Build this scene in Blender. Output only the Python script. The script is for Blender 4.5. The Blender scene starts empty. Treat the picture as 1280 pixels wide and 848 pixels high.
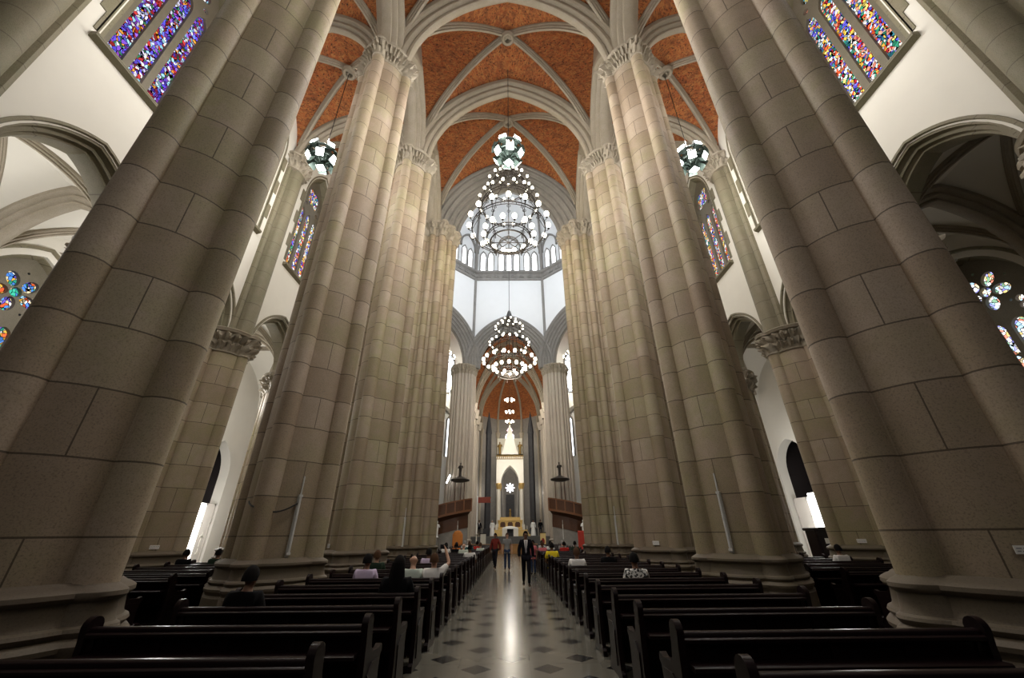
import bpy, math, random
from mathutils import Vector, Matrix
random.seed(7)
PI = math.pi
sc = bpy.context.scene
COL = sc.collection
H = 1.65

# ------------------------------------------------------------------ camera
F, T, RO, YW = 486.0, math.radians(26.7), math.radians(-0.5), math.radians(0.45)
rt0 = Vector((math.cos(YW), -math.sin(YW), 0)); hd = Vector((math.sin(YW), math.cos(YW), 0))
fwd = hd * math.cos(T) + Vector((0, 0, math.sin(T)))
up0 = -hd * math.sin(T) + Vector((0, 0, math.cos(T)))
rt = rt0 * math.cos(RO) + up0 * math.sin(RO)
upv = -rt0 * math.sin(RO) + up0 * math.cos(RO)
cd = bpy.data.cameras.new('camera')
cd.lens = F / 1280 * 36; cd.sensor_width = 36; cd.clip_end = 300; cd.clip_start = 0.05
cam = bpy.data.objects.new('camera', cd); COL.objects.link(cam)
cam.matrix_world = Matrix(((rt.x, upv.x, -fwd.x, 0), (rt.y, upv.y, -fwd.y, 0), (rt.z, upv.z, -fwd.z, H), (0, 0, 0, 1)))
sc.camera = cam

# ------------------------------------------------------------------ materials
M = {}
def nm(name):
    m = bpy.data.materials.new(name); m.use_nodes = True
    nt = m.node_tree; nt.nodes.clear()
    return m, nt
def nd(nt, t, **kw):
    n = nt.nodes.new(t)
    for k, v in kw.items(): setattr(n, k, v)
    return n
def math_n(nt, op, a, b=None):
    n = nd(nt, 'ShaderNodeMath', operation=op)
    for i, x in enumerate((a, b)):
        if x is None: continue
        if isinstance(x, (int, float)): n.inputs[i].default_value = x
        else: nt.links.new(x, n.inputs[i])
    return n.outputs[0]
def mixc(nt, fac, a, b, mode='MIX'):
    n = nd(nt, 'ShaderNodeMix', data_type='RGBA', blend_type=mode)
    for idx, x in ((0, fac), (6, a), (7, b)):
        if isinstance(x, (int, float)): n.inputs[idx].default_value = x
        elif isinstance(x, tuple): n.inputs[idx].default_value = (*x, 1)
        else: nt.links.new(x, n.inputs[idx])
    return n.outputs[2]
def noise(nt, vec, scale, detail=3, rough=0.55):
    n = nd(nt, 'ShaderNodeTexNoise'); n.inputs['Scale'].default_value = scale
    n.inputs['Detail'].default_value = detail; n.inputs['Roughness'].default_value = rough
    if vec is not None: nt.links.new(vec, n.inputs['Vector'])
    return n.outputs[0]
def ramp(nt, fac, stops, interp='LINEAR'):
    n = nd(nt, 'ShaderNodeValToRGB'); cr = n.color_ramp; cr.interpolation = interp
    while len(cr.elements) < len(stops): cr.elements.new(0.5)
    for e, (p, c) in zip(cr.elements, stops):
        e.position = p; e.color = (*c, 1) if len(c) == 3 else c
    nt.links.new(fac, n.inputs[0]); return n.outputs[0]
def finish(nt, color, rough=0.7, bump=None, bstr=0.3, bdist=0.02, spec=0.4, metal=0.0, coat=0.0):
    b = nd(nt, 'ShaderNodeBsdfPrincipled'); o = nd(nt, 'ShaderNodeOutputMaterial')
    if isinstance(color, tuple): b.inputs['Base Color'].default_value = (*color, 1)
    else: nt.links.new(color, b.inputs['Base Color'])
    if isinstance(rough, (int, float)): b.inputs['Roughness'].default_value = rough
    else: nt.links.new(rough, b.inputs['Roughness'])
    b.inputs['Specular IOR Level'].default_value = spec
    b.inputs['Metallic'].default_value = metal; b.inputs['Coat Weight'].default_value = coat
    b.inputs['Coat Roughness'].default_value = 0.15
    if bump is not None:
        bn = nd(nt, 'ShaderNodeBump'); bn.inputs['Strength'].default_value = bstr; bn.inputs['Distance'].default_value = bdist
        nt.links.new(bump, bn.inputs['Height']); nt.links.new(bn.outputs[0], b.inputs['Normal'])
    nt.links.new(b.outputs[0], o.inputs[0])
def simple(key, col, rough=0.6, var=0.12, scale=8, metal=0.0, spec=0.4, coat=0.0):
    m, nt = nm(key); tc = nd(nt, 'ShaderNodeTexCoord')
    f = noise(nt, tc.outputs['Object'], scale, 4)
    c = mixc(nt, f, tuple(x * (1 - var) for x in col), tuple(min(1, x * (1 + var)) for x in col))
    finish(nt, c, rough, f, 0.1, 0.01, spec, metal, coat); M[key] = m; return m
def emis(key, col, strength):
    m, nt = nm(key); e = nd(nt, 'ShaderNodeEmission'); e.inputs[0].default_value = (*col, 1); e.inputs[1].default_value = strength
    o = nd(nt, 'ShaderNodeOutputMaterial'); nt.links.new(e.outputs[0], o.inputs[0]); M[key] = m; return m

def granite(key, c1, c2, c3, jointed='uv', course=0.79, z0=2.05, dark=(0.05, 0.035, 0.022)):
    """granite ashlar: blotchy granular stone with thin joints; uv.x marks drum faces, uv.y is the height in metres"""
    m, nt = nm(key); tc = nd(nt, 'ShaderNodeTexCoord'); geo = nd(nt, 'ShaderNodeNewGeometry')
    P = geo.outputs['Position']
    big = noise(nt, P, 0.35, 4, 0.6); mid = noise(nt, P, 2.2, 5, 0.65); fine = noise(nt, P, 55, 2, 0.7)
    c = mixc(nt, ramp(nt, big, [(0.38, (0, 0, 0)), (0.62, (1, 1, 1))]), c1, c2)
    c = mixc(nt, ramp(nt, mid, [(0.45, (0, 0, 0)), (0.75, (1, 1, 1))]), c, c3)
    c = mixc(nt, ramp(nt, fine, [(0.3, (0.62, 0.62, 0.62)), (0.5, (1, 1, 1)), (0.75, (1.25, 1.25, 1.25))]), (0, 0, 0), c, 'MULTIPLY') if False else mixc(nt, 1.0, c, ramp(nt, fine, [(0.28, (0.6, 0.6, 0.6)), (0.5, (0.95, 0.95, 0.95)), (0.75, (1, 1, 1))]), 'MULTIPLY')
    rough = 0.62
    bump = fine
    if jointed == 'uv':
        sep = nd(nt, 'ShaderNodeSeparateXYZ'); nt.links.new(tc.outputs['UV'], sep.inputs[0])
        u, v = sep.outputs[0], sep.outputs[1]
        q = math_n(nt, 'DIVIDE', math_n(nt, 'SUBTRACT', v, z0 - 40 * course), course)
        fr = math_n(nt, 'FRACT', q); fl = math_n(nt, 'FLOOR', q)
        wob = math_n(nt, 'MULTIPLY', mid, 0.01)
        h = math_n(nt, 'LESS_THAN', math_n(nt, 'ABSOLUTE', math_n(nt, 'SUBTRACT', fr, math_n(nt, 'ADD', wob, 0.5))), 0.013)
        odd = math_n(nt, 'MODULO', math_n(nt, 'FLOOR', math_n(nt, 'ADD', q, 0.5)), 2.0)
        vj = math_n(nt, 'MULTIPLY', math_n(nt, 'LESS_THAN', math_n(nt, 'ABSOLUTE', u), 0.009), odd)
        # each block a little different in tone
        uid = math_n(nt, 'ADD', math_n(nt, 'MULTIPLY', math_n(nt, 'FLOOR', math_n(nt, 'ADD', math_n(nt, 'MULTIPLY', u, 0.1), 0.5)), 3.17), math_n(nt, 'FLOOR', math_n(nt, 'ADD', q, 0.5)))
        wn = nd(nt, 'ShaderNodeTexWhiteNoise', noise_dimensions='1D'); nt.links.new(uid, wn.inputs['W'])
        c = mixc(nt, 1.0, c, ramp(nt, wn.outputs[0], [(0, (0.74, 0.70, 0.64)), (0.5, (0.94, 0.92, 0.88)), (1, (1, 1, 1))]), 'MULTIPLY')
        j = math_n(nt, 'MAXIMUM', h, vj)
        c = mixc(nt, math_n(nt, 'MULTIPLY', j, 0.8), c, dark)
        bump = math_n(nt, 'SUBTRACT', math_n(nt, 'MULTIPLY', fine, 0.15), j)
    elif jointed == 'z':
        sep = nd(nt, 'ShaderNodeSeparateXYZ'); nt.links.new(P, sep.inputs[0])
        fr = math_n(nt, 'FRACT', math_n(nt, 'DIVIDE', sep.outputs[2], course))
        h = math_n(nt, 'LESS_THAN', math_n(nt, 'ABSOLUTE', math_n(nt, 'SUBTRACT', fr, 0.5)), 0.013)
        c = mixc(nt, math_n(nt, 'MULTIPLY', h, 0.6), c, dark)
    finish(nt, c, rough, bump, 0.25, 0.012, 0.35); M[key] = m; return m

granite('granite', (0.42, 0.335, 0.255), (0.405, 0.36, 0.225), (0.47, 0.375, 0.30))
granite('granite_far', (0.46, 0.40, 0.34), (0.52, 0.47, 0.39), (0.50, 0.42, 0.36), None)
granite('stone', (0.225, 0.195, 0.13), (0.205, 0.19, 0.12), (0.25, 0.215, 0.15), 'z', 0.9)
granite('rib_stone', (0.34, 0.295, 0.225), (0.37, 0.325, 0.25), (0.40, 0.345, 0.28), None)
granite('tracery_stone', (0.15, 0.135, 0.095), (0.17, 0.15, 0.11), (0.19, 0.165, 0.13), None)
granite('grey_stone', (0.27, 0.255, 0.235), (0.23, 0.22, 0.205), (0.30, 0.28, 0.26), None)
granite('dark_marble', (0.035, 0.036, 0.042), (0.05, 0.05, 0.055), (0.03, 0.03, 0.035), None)
granite('step_stone', (0.11, 0.11, 0.105), (0.13, 0.125, 0.12), (0.10, 0.10, 0.10), None)
simple('plaster', (0.76, 0.73, 0.66), 0.85, 0.05, 1.2)
simple('plaster_shade', (0.30, 0.22, 0.185), 0.85, 0.1, 1.2)
simple('plaster_cool', (0.80, 0.81, 0.82), 0.85, 0.03, 1.0)
simple('white_marble', (0.85, 0.82, 0.74), 0.35, 0.05, 3)
simple('gold', (0.66, 0.45, 0.17), 0.4, 0.1, 5, metal=0.7)
simple('bronze', (0.25, 0.16, 0.05), 0.45, 0.2, 9, metal=0.5)
simple('iron', (0.035, 0.03, 0.027), 0.45, 0.2, 20, metal=0.6)
simple('green_iron', (0.06, 0.085, 0.075), 0.4, 0.2, 20, metal=0.4)
simple('pulpit_wood', (0.075, 0.030, 0.014), 0.4, 0.35, 6)
simple('rail_wood', (0.17, 0.07, 0.03), 0.4, 0.25, 6)
simple('barrier_wood', (0.36, 0.19, 0.07), 0.5, 0.2, 5)
simple('red_wood', (0.22, 0.035, 0.018), 0.45, 0.2, 5)
simple('paper', (0.80, 0.78, 0.74), 0.8, 0.03, 30)
simple('ink', (0.25, 0.24, 0.26), 0.8, 0.03, 30)
simple('tube_white', (0.62, 0.62, 0.60), 0.35, 0.03, 30)
simple('cable_black', (0.012, 0.011, 0.01), 0.5, 0.1, 30)
simple('cloth_white', (0.86, 0.86, 0.84), 0.8, 0.04, 14)
simple('screen_red', (0.42, 0.035, 0.02), 0.6, 0.2, 4)
simple('banner_yellow', (0.72, 0.55, 0.24), 0.8, 0.06, 9)
simple('banner_cream', (0.62, 0.60, 0.52), 0.8, 0.06, 9)
simple('emblem_red', (0.25, 0.02, 0.015), 0.8, 0.06, 9)
simple('door_white', (0.80, 0.76, 0.70), 0.5, 0.04, 4)
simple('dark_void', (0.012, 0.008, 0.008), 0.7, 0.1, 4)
simple('throne_orange', (0.48, 0.17, 0.03), 0.6, 0.15, 6)
simple('flower_yellow', (0.62, 0.47, 0.20), 0.7, 0.3, 14)

def wood():
    m, nt = nm('pew_wood'); tc = nd(nt, 'ShaderNodeTexCoord')
    mp = nd(nt, 'ShaderNodeMapping'); mp.inputs['Scale'].default_value = (0.8, 9, 9)
    nt.links.new(tc.outputs['Object'], mp.inputs[0])
    f = noise(nt, mp.outputs[0], 3, 5, 0.6)
    c = mixc(nt, f, (0.005, 0.0027, 0.0032), (0.013, 0.0055, 0.0058))
    finish(nt, c, math_n(nt, 'ADD', math_n(nt, 'MULTIPLY', f, 0.15), 0.24), None, 0.08, 0.004, 0.2)
    M['pew_wood'] = m
wood()
def floor_mat():
    m, nt = nm('aisle_marble'); geo = nd(nt, 'ShaderNodeNewGeometry'); P = geo.outputs['Position']
    sep = nd(nt, 'ShaderNodeSeparateXYZ'); nt.links.new(P, sep.inputs[0]); x, y = sep.outputs[0], sep.outputs[1]
    def diamond(ox, oy):
        a = math_n(nt, 'ABSOLUTE', math_n(nt, 'SUBTRACT', math_n(nt, 'FRACT', math_n(nt, 'ADD', x, 20.5 - ox)), 0.5))
        b = math_n(nt, 'ABSOLUTE', math_n(nt, 'SUBTRACT', math_n(nt, 'FRACT', math_n(nt, 'ADD', y, 20.5 - oy)), 0.5))
        return math_n(nt, 'LESS_THAN', math_n(nt, 'ADD', a, b), 0.215)
    d = math_n(nt, 'MAXIMUM', diamond(0.02, 0.29), diamond(0.52, 0.79))
    def seam(v, o):
        return math_n(nt, 'LESS_THAN', math_n(nt, 'ABSOLUTE', math_n(nt, 'SUBTRACT', math_n(nt, 'FRACT', math_n(nt, 'ADD', v, 20.5 - o)), 0.5)), 0.006)
    n1 = noise(nt, P, 1.1, 5, 0.6); n2 = noise(nt, P, 9, 5, 0.7)
    light = mixc(nt, n1, (0.105, 0.097, 0.077), (0.155, 0.145, 0.118))
    light = mixc(nt, math_n(nt, 'MULTIPLY', n2, 0.35), light, (0.075, 0.07, 0.058))
    s = math_n(nt, 'MAXIMUM', seam(x, 0.27), seam(y, 0.04))
    light = mixc(nt, math_n(nt, 'MULTIPLY', s, 0.2), light, (0.07, 0.065, 0.055))
    dk = mixc(nt, n2, (0.006, 0.006, 0.0065), (0.018, 0.0175, 0.017))
    c = mixc(nt, d, light, dk)
    finish(nt, c, math_n(nt, 'ADD', math_n(nt, 'MULTIPLY', n2, 0.10), 0.14), n2, 0.02, 0.003, 0.21); M['floor'] = m
floor_mat()
def brick_vault():
    m, nt = nm('vault_brick'); geo = nd(nt, 'ShaderNodeNewGeometry'); P = geo.outputs['Position']
    mp = nd(nt, 'ShaderNodeMapping'); mp.inputs['Scale'].default_value = (1.0, 1.0, 2.4); nt.links.new(P, mp.inputs[0])
    n1 = noise(nt, P, 0.5, 3, 0.5); n2 = noise(nt, mp.outputs[0], 4.2, 5, 0.7); n3 = noise(nt, mp.outputs[0], 9, 3, 0.7)
    n4 = noise(nt, mp.outputs[0], 2.0, 6, 0.75)
    c = mixc(nt, ramp(nt, n1, [(0.35, (0, 0, 0)), (0.65, (1, 1, 1))]), (0.33, 0.090, 0.032), (0.41, 0.125, 0.04))
    c = mixc(nt, ramp(nt, n2, [(0.40, (0, 0, 0)), (0.68, (1, 1, 1))]), c, (0.46, 0.21, 0.075))
    c = mixc(nt, ramp(nt, n4, [(0.46, (0, 0, 0)), (0.66, (0.9, 0.9, 0.9))]), c, (0.17, 0.062, 0.03))
    c = mixc(nt, ramp(nt, n3, [(0.53, (0, 0, 0)), (0.64, (1, 1, 1))]), c, (0.06, 0.028, 0.018))
    finish(nt, c, 0.85, n2, 0.3, 0.03, 0.2); M['vault_brick'] = m
brick_vault()
def stained(key, pal, scale, strength, lead=0.075):
    """lead-framed coloured panes lit by the daylight behind them"""
    m, nt = nm(key); geo = nd(nt, 'ShaderNodeNewGeometry')
    P = geo.outputs['Position']
    dn = nd(nt, 'ShaderNodeTexNoise'); dn.inputs['Scale'].default_value = scale * 0.4; nt.links.new(P, dn.inputs['Vector'])
    vm = nd(nt, 'ShaderNodeVectorMath', operation='MULTIPLY_ADD'); nt.links.new(dn.outputs['Color'], vm.inputs[0])
    vm.inputs[1].default_value = (0.25, 0.25, 0.25); nt.links.new(P, vm.inputs[2])
    mp = nd(nt, 'ShaderNodeMapping'); mp.inputs['Scale'].default_value = (0.4, 1, 0.8); nt.links.new(vm.outputs[0], mp.inputs[0])
    v = nd(nt, 'ShaderNodeTexVoronoi'); v.inputs['Scale'].default_value = scale; nt.links.new(mp.outputs[0], v.inputs['Vector'])
    e = nd(nt, 'ShaderNodeTexVoronoi', feature='DISTANCE_TO_EDGE'); e.inputs['Scale'].default_value = scale; nt.links.new(mp.outputs[0], e.inputs['Vector'])
    sep = nd(nt, 'ShaderNodeSeparateColor'); nt.links.new(v.outputs['Color'], sep.inputs[0])
    col = ramp(nt, sep.outputs[0], [(i / len(pal), p) for i, p in enumerate(pal)], 'CONSTANT')
    le = math_n(nt, 'GREATER_THAN', e.outputs['Distance'], lead)
    st = math_n(nt, 'MULTIPLY', math_n(nt, 'MULTIPLY', math_n(nt, 'ADD', math_n(nt, 'MULTIPLY', sep.outputs[1], 0.9), 0.35), le), strength)
    em = nd(nt, 'ShaderNodeEmission'); nt.links.new(col, em.inputs[0]); nt.links.new(st, em.inputs[1])
    o = nd(nt, 'ShaderNodeOutputMaterial'); nt.links.new(em.outputs[0], o.inputs[0]); M[key] = m
W_ = (1, 0.97, 0.95)
stained('glass_blue', [(0.12, 0.08, 0.75), (0.3, 0.12, 0.8), W_, (0.5, 0.04, 0.04), (0.15, 0.2, 0.9), (0.6, 0.65, 1), (0.25, 0.06, 0.45), (0.85, 0.35, 0.05), (0.06, 0.25, 0.12), (0.75, 0.7, 0.95), (0.1, 0.06, 0.5), (0.4, 0.75, 0.9), (0.2, 0.02, 0.06)], 10.5, 1.3)
stained('glass_warm', [(0.9, 0.12, 0.04), (1, 0.55, 0.08), W_, (0.1, 0.1, 0.7), (0.05, 0.35, 0.2), (1, 0.8, 0.2), (0.6, 0.03, 0.05), (0.95, 0.85, 0.8), (0.2, 0.15, 0.75), (0.55, 0.75, 0.95), (0.85, 0.3, 0.2), (0.04, 0.2, 0.25), W_], 10.5, 1.5)
stained('glass_amber', [(1, 0.55, 0.08), (0.1, 0.3, 0.85), (0.95, 0.8, 0.5), (0.05, 0.45, 0.3), (0.9, 0.15, 0.05), (0.3, 0.65, 0.95), (0.15, 0.1, 0.5), W_], 10, 1.3)
stained('glass_pale', [W_, (1, 0.85, 0.5), (0.9, 0.3, 0.2), (0.5, 0.75, 0.95), (0.3, 0.55, 0.35), W_, (1, 0.7, 0.25), (0.3, 0.3, 0.8), (0.85, 0.9, 0.95)], 10, 2.1)
stained('glass_dim', [(0.1, 0.1, 0.3), (0.3, 0.3, 0.5), (0.6, 0.6, 0.7), (0.35, 0.1, 0.1), (0.5, 0.45, 0.3)], 5, 1.0)
emis('daylight_pane', (0.93, 0.96, 1.0), 9.0)
emis('narrow_pane', (0.85, 0.92, 1.0), 6.0)
emis('doorway_light', (1, 0.97, 0.93), 7.0)
emis('lamp_panel', (1.0, 0.97, 0.90), 45.0)
emis('bulb_glow', (1.0, 0.90, 0.70), 16.0)
emis('tube_glow', (0.95, 0.98, 1.0), 12.0)
emis('altar_glow', (1.0, 0.85, 0.55), 4.0)

# ------------------------------------------------------------------ mesh helpers
class MB:
    def __init__(s): s.v = []; s.f = []; s.uv = {}; s.mi = []; s.cur = 0
    def add(s, vs, fs, uvs=None):
        b = len(s.v); s.v += [tuple(p) for p in vs]
        for i, f in enumerate(fs):
            if uvs: s.uv[len(s.f)] = uvs[i]
            s.f.append(tuple(b + k for k in f)); s.mi.append(s.cur)
    def box(s, a, b, rz=0.0, c=None):
        x0, y0, z0 = a; x1, y1, z1 = b
        vs = [(x0, y0, z0), (x1, y0, z0), (x1, y1, z0), (x0, y1, z0), (x0, y0, z1), (x1, y0, z1), (x1, y1, z1), (x0, y1, z1)]
        if rz:
            cx, cy = c if c else ((x0 + x1) / 2, (y0 + y1) / 2); co, si = math.cos(rz), math.sin(rz)
            vs = [(cx + (x - cx) * co - (y - cy) * si, cy + (x - cx) * si + (y - cy) * co, z) for x, y, z in vs]
        s.add(vs, [(0, 3, 2, 1), (4, 5, 6, 7), (0, 1, 5, 4), (1, 2, 6, 5), (2, 3, 7, 6), (3, 0, 4, 7)])
    def bevbox(s, a, b, r=0.01):
        x0, y0, z0 = a; x1, y1, z1 = b
        rings = []
        for z, i in ((z0, r), (z0 + r, 0), (z1 - r, 0), (z1, r)):
            rings.append([(x0 + i + r * 0, y0 + i + r, z), (x0 + i + r, y0 + i, z), (x1 - i - r, y0 + i, z), (x1 - i, y0 + i + r, z), (x1 - i, y1 - i - r, z), (x1 - i - r, y1 - i, z), (x0 + i + r, y1 - i, z), (x0 + i, y1 - i - r, z)])
        s.rings(rings, cap=True)
    def rings(s, rings, closed=True, cap=False, loop=False):
        n = len(rings[0]); vs = [p for r in rings for p in r]; fs = []
        m = len(rings)
        for i in range(m if loop else m - 1):
            for j in range(n if closed else n - 1):
                k = (j + 1) % n; i2 = (i + 1) % m
                fs.append((i * n + j, i * n + k, i2 * n + k, i2 * n + j))
        if cap: fs.append(tuple(range(n - 1, -1, -1))); fs.append(tuple((m - 1) * n + j for j in range(n)))
        s.add(vs, fs)
    def tube(s, pts, r, n=8, cap=True):
        pts = [Vector(p) for p in pts]; rs = r if isinstance(r, (list, tuple)) else [r] * len(pts); rings = []
        ref = None
        for i, p in enumerate(pts):
            d = (pts[min(i + 1, len(pts) - 1)] - pts[max(i - 1, 0)]).normalized()
            if ref is None: ref = Vector((0, 0, 1)) if abs(d.z) < 0.9 else Vector((1, 0, 0))
            a = d.cross(ref).normalized(); b = d.cross(a).normalized(); ref = b.cross(d) * -1 if False else ref
            rings.append([tuple(p + (a * math.cos(2 * PI * k / n) + b * math.sin(2 * PI * k / n)) * rs[i]) for k in range(n)])
        s.rings(rings, cap=cap)
    def lathe(s, prof, c=(0, 0), n=24, a0=0.0, a1=2 * PI, cap=False):
        full = abs(a1 - a0 - 2 * PI) < 1e-6; m = n if full else n + 1; rings = []
        for r, z in prof: rings.append([(c[0] + r * math.cos(a0 + (a1 - a0) * k / n), c[1] + r * math.sin(a0 + (a1 - a0) * k / n), z) for k in range(m)])
        s.rings(rings, closed=full, cap=cap)
    def torus(s, c, R, r, n=32, k=6, sz=1.0):
        rings = []
        for i in range(n):
            a = 2 * PI * i / n
            rings.append([(c[0] + (R + r * math.cos(2 * PI * j / k)) * math.cos(a), c[1] + (R + r * math.cos(2 * PI * j / k)) * math.sin(a), c[2] + sz * r * math.sin(2 * PI * j / k)) for j in range(k)])
        s.rings(rings, loop=True)
    def ball(s, c, r, n=10, m=6):
        rx, ry, rz = r if isinstance(r, tuple) else (r, r, r); rings = []
        for i in range(m + 1):
            t = PI * i / m; q = max(math.sin(t), 1e-3)
            rings.append([(c[0] + rx * q * math.cos(2 * PI * k / n), c[1] + ry * q * math.sin(2 * PI * k / n), c[2] - rz * math.cos(t)) for k in range(n)])
        s.rings(rings, cap=True)
    def build(s, name, mat, parent=None, smooth=False, ang=40, loc=None):
        me = bpy.data.meshes.new(name); me.from_pydata(s.v, [], s.f); me.update()
        if s.uv:
            ul = me.uv_layers.new(name='UVMap')
            for p in me.polygons:
                if p.index in s.uv:
                    for li, uv in zip(p.loop_indices, s.uv[p.index]): ul.data[li].uv = uv
        mats = mat if isinstance(mat, (list, tuple)) else [mat]
        for mm in mats: me.materials.append(M[mm] if isinstance(mm, str) else mm)
        if len(mats) > 1: me.polygons.foreach_set('material_index', s.mi)
        if smooth:
            me.polygons.foreach_set('use_smooth', [True] * len(me.polygons)); me.set_sharp_from_angle(angle=math.radians(ang))
        return link(bpy.data.objects.new(name, me), parent, loc)
def link(o, parent=None, loc=None):
    COL.objects.link(o)
    if parent is not None: o.parent = parent
    if loc is not None: o.location = loc
    return o
def tag(o, label, cat, group=None, kind=None):
    o['label'] = label; o['category'] = cat
    if group: o['group'] = group
    if kind: o['kind'] = kind
    return o
def thing(name, label, cat, loc=(0, 0, 0), rz=0.0, group=None):
    o = bpy.data.objects.new(name, None); COL.objects.link(o); o.location = loc; o.rotation_euler = (0, 0, rz); o.empty_display_size = 0.2
    return tag(o, label, cat, group)
def struct(o, label=None):
    o['kind'] = 'structure'
    if label: o['label'] = label
    return o
def dup(root, loc, rz=None, label=None, group=None, scale=None):
    r = root.copy(); COL.objects.link(r); r.location = loc
    if rz is not None: r.rotation_euler = (0, 0, rz)
    if scale: r.scale = scale
    if label: r['label'] = label
    if group: r['group'] = group
    for ch in list(root.children):
        c = ch.copy(); COL.objects.link(c); c.parent = r
        for g in list(ch.children):
            d = g.copy(); COL.objects.link(d); d.parent = c
    return r

def arc_pts(w, h, n=14, stilt=0.0):
    """pointed arch from (-w,0) over (0,h) to (w,0) with outward normals; normals at the point are mitred"""
    h = max(h, w * 1.0001); c = (h * h - w * w) / (2 * w); R = w + c; out = []
    a1 = math.acos(min(1, c / R))
    L = []
    if stilt: L.append(((-w, -stilt), (-1, 0)))
    for i in range(n + 1):
        t = a1 * i / n
        p = (c - R * math.cos(t), R * math.sin(t)); nr = (-math.cos(t), math.sin(t))
        if i == n: p = (0, h); nr = (0, 1 / max(0.3, math.sin(a1)))
        L.append((p, nr))
    return L + [((-p[0], p[1]), (-q[0], q[1])) for p, q in reversed(L[:-1])]
def sweep(mb, path, prof, O, U, B, cap=True):
    """path in the plane O + U*s + Z*z; prof = [(across along B, outward)] closed polygon"""
    rings = []
    O = Vector(O); U = Vector(U); B = Vector(B); Z = Vector((0, 0, 1))
    for (s_, z_), (ns, nz) in path:
        rings.append([tuple(O + U * (s_ + ns * b) + Z * (z_ + nz * b) + B * a) for a, b in prof])
    mb.rings(rings, cap=cap)
def mould(wd, dp):
    """moulded rib section: width wd, depth dp (outward 0 .. dp; 0 is the soffit)"""
    w = wd / 2
    half = [(0.16 * w, 0.0), (0.34 * w, 0.05 * dp), (0.38 * w, 0.16 * dp), (0.30 * w, 0.24 * dp), (0.52 * w, 0.28 * dp), (0.66 * w, 0.36 * dp), (0.68 * w, 0.5 * dp), (0.60 * w, 0.58 * dp), (0.86 * w, 0.62 * dp), (1.0 * w, 0.72 * dp), (1.0 * w, 1.0 * dp)]
    return half + [(-a, b) for a, b in reversed(half)]
def curve_plate(name, outer, holes, thick, mat, O, U, N, parent=None, bevel=0.0):
    """flat slab with holes: outlines are lists of (s,z) in the plane O + U*s + Z*z; extruded along N by thick"""
    cu = bpy.data.curves.new(name, 'CURVE'); cu.dimensions = '2D'; cu.fill_mode = 'BOTH'; cu.extrude = thick / 2; cu.bevel_depth = bevel
    for pts in [outer] + holes:
        sp = cu.splines.new('POLY'); sp.points.add(len(pts) - 1); sp.use_cyclic_u = True
        for p, q in zip(sp.points, pts): p.co = (q[0], q[1], 0, 1)
    o = bpy.data.objects.new(name, cu); COL.objects.link(o)
    bpy.context.view_layer.update()
    me = bpy.data.meshes.new_from_object(o.evaluated_get(bpy.context.evaluated_depsgraph_get()))
    COL.objects.unlink(o); bpy.data.objects.remove(o); bpy.data.curves.remove(cu)
    U = Vector(U); N = Vector(N); O = Vector(O)
    mt = Matrix(((U.x, 0, N.x, O.x + N.x * thick / 2), (U.y, 0, N.y, O.y + N.y * thick / 2), (U.z, 1, N.z, O.z + N.z * thick / 2), (0, 0, 0, 1)))
    me.transform(mt)
    if mt.determinant() < 0: me.flip_normals()
    me.materials.clear(); me.materials.append(M[mat]); me.name = name
    return link(bpy.data.objects.new(name, me), parent)
def rect(a, b, c, d): return [(a, b), (c, b), (c, d), (a, d)]
def archhole(cx, zb, w, zs, h, n=10):
    """pointed opening: bottom zb, spring zs, rise h"""
    return [(cx - w, zb)] + [(cx + p[0], zs + p[1]) for p, _ in arc_pts(w, h, n)] + [(cx + w, zb)]
def circ(cx, cz, r, n=20): return [(cx + r * math.cos(2 * PI * k / n), cz + r * math.sin(2 * PI * k / n)) for k in range(n)]
def foil(cx, cz, r, lobes=4, n=40, a0=0.0, depth=0.3):
    return [(cx + r * (1 - depth + depth * abs(math.cos(lobes * t / 2))) * math.cos(t + a0), cz + r * (1 - depth + depth * abs(math.cos(lobes * t / 2))) * math.sin(t + a0)) for t in [2 * PI * k / n for k in range(n)]]
# ------------------------------------------------------------------ pillars
NY = [4.95, 10.2, 15.25]          # nave pillars
WY = [5.07, 10.3, 15.57, 20.8]    # pillars of the side-chapel arcade
NX = 5.42; WX = 12.2; CX_ = 18.0
SPR = 20.5                        # springing of the high vaults

def profile(R, shafts, nb=9, nd_=10):
    """outline of a drum with attached round shafts: list of (theta, r, u)"""
    out = []; S = sorted(shafts); k = len(S)
    for i, (ph, d, s) in enumerate(S):
        bm = math.pi - math.acos(s / d); dt = math.asin(s / d)
        for j in range(nb + 1):
            b = -bm + 2 * bm * j / nb
            x = d * math.cos(ph) + s * math.cos(ph + b); y = d * math.sin(ph) + s * math.sin(ph + b)
            out.append((x, y, 10.5 + 10 * i))
        ph2, d2, s2 = S[(i + 1) % k]
        a0 = ph + dt; a1 = ph2 - math.asin(s2 / d2) + (2 * PI if i == k - 1 else 0)
        for j in range(nd_ + 1):
            a = a0 + (a1 - a0) * j / nd_
            out.append((R * math.cos(a), R * math.sin(a), -0.5 + j / nd_))
    return out
def shaft_mesh(mb, prof, z0, z1, flat_u=None):
    n = len(prof)
    for i in range(n):
        a, b = prof[i], prof[(i + 1) % n]
        ua, ub = a[2], b[2]
        if abs(ua - ub) > 0.3: ua = ub = 50.5
        mb.add([(a[0], a[1], z0), (b[0], b[1], z0), (b[0], b[1], z1), (a[0], a[1], z1)], [(0, 1, 2, 3)], [[(ua, z0), (ub, z0), (ub, z1), (ua, z1)]])
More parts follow.
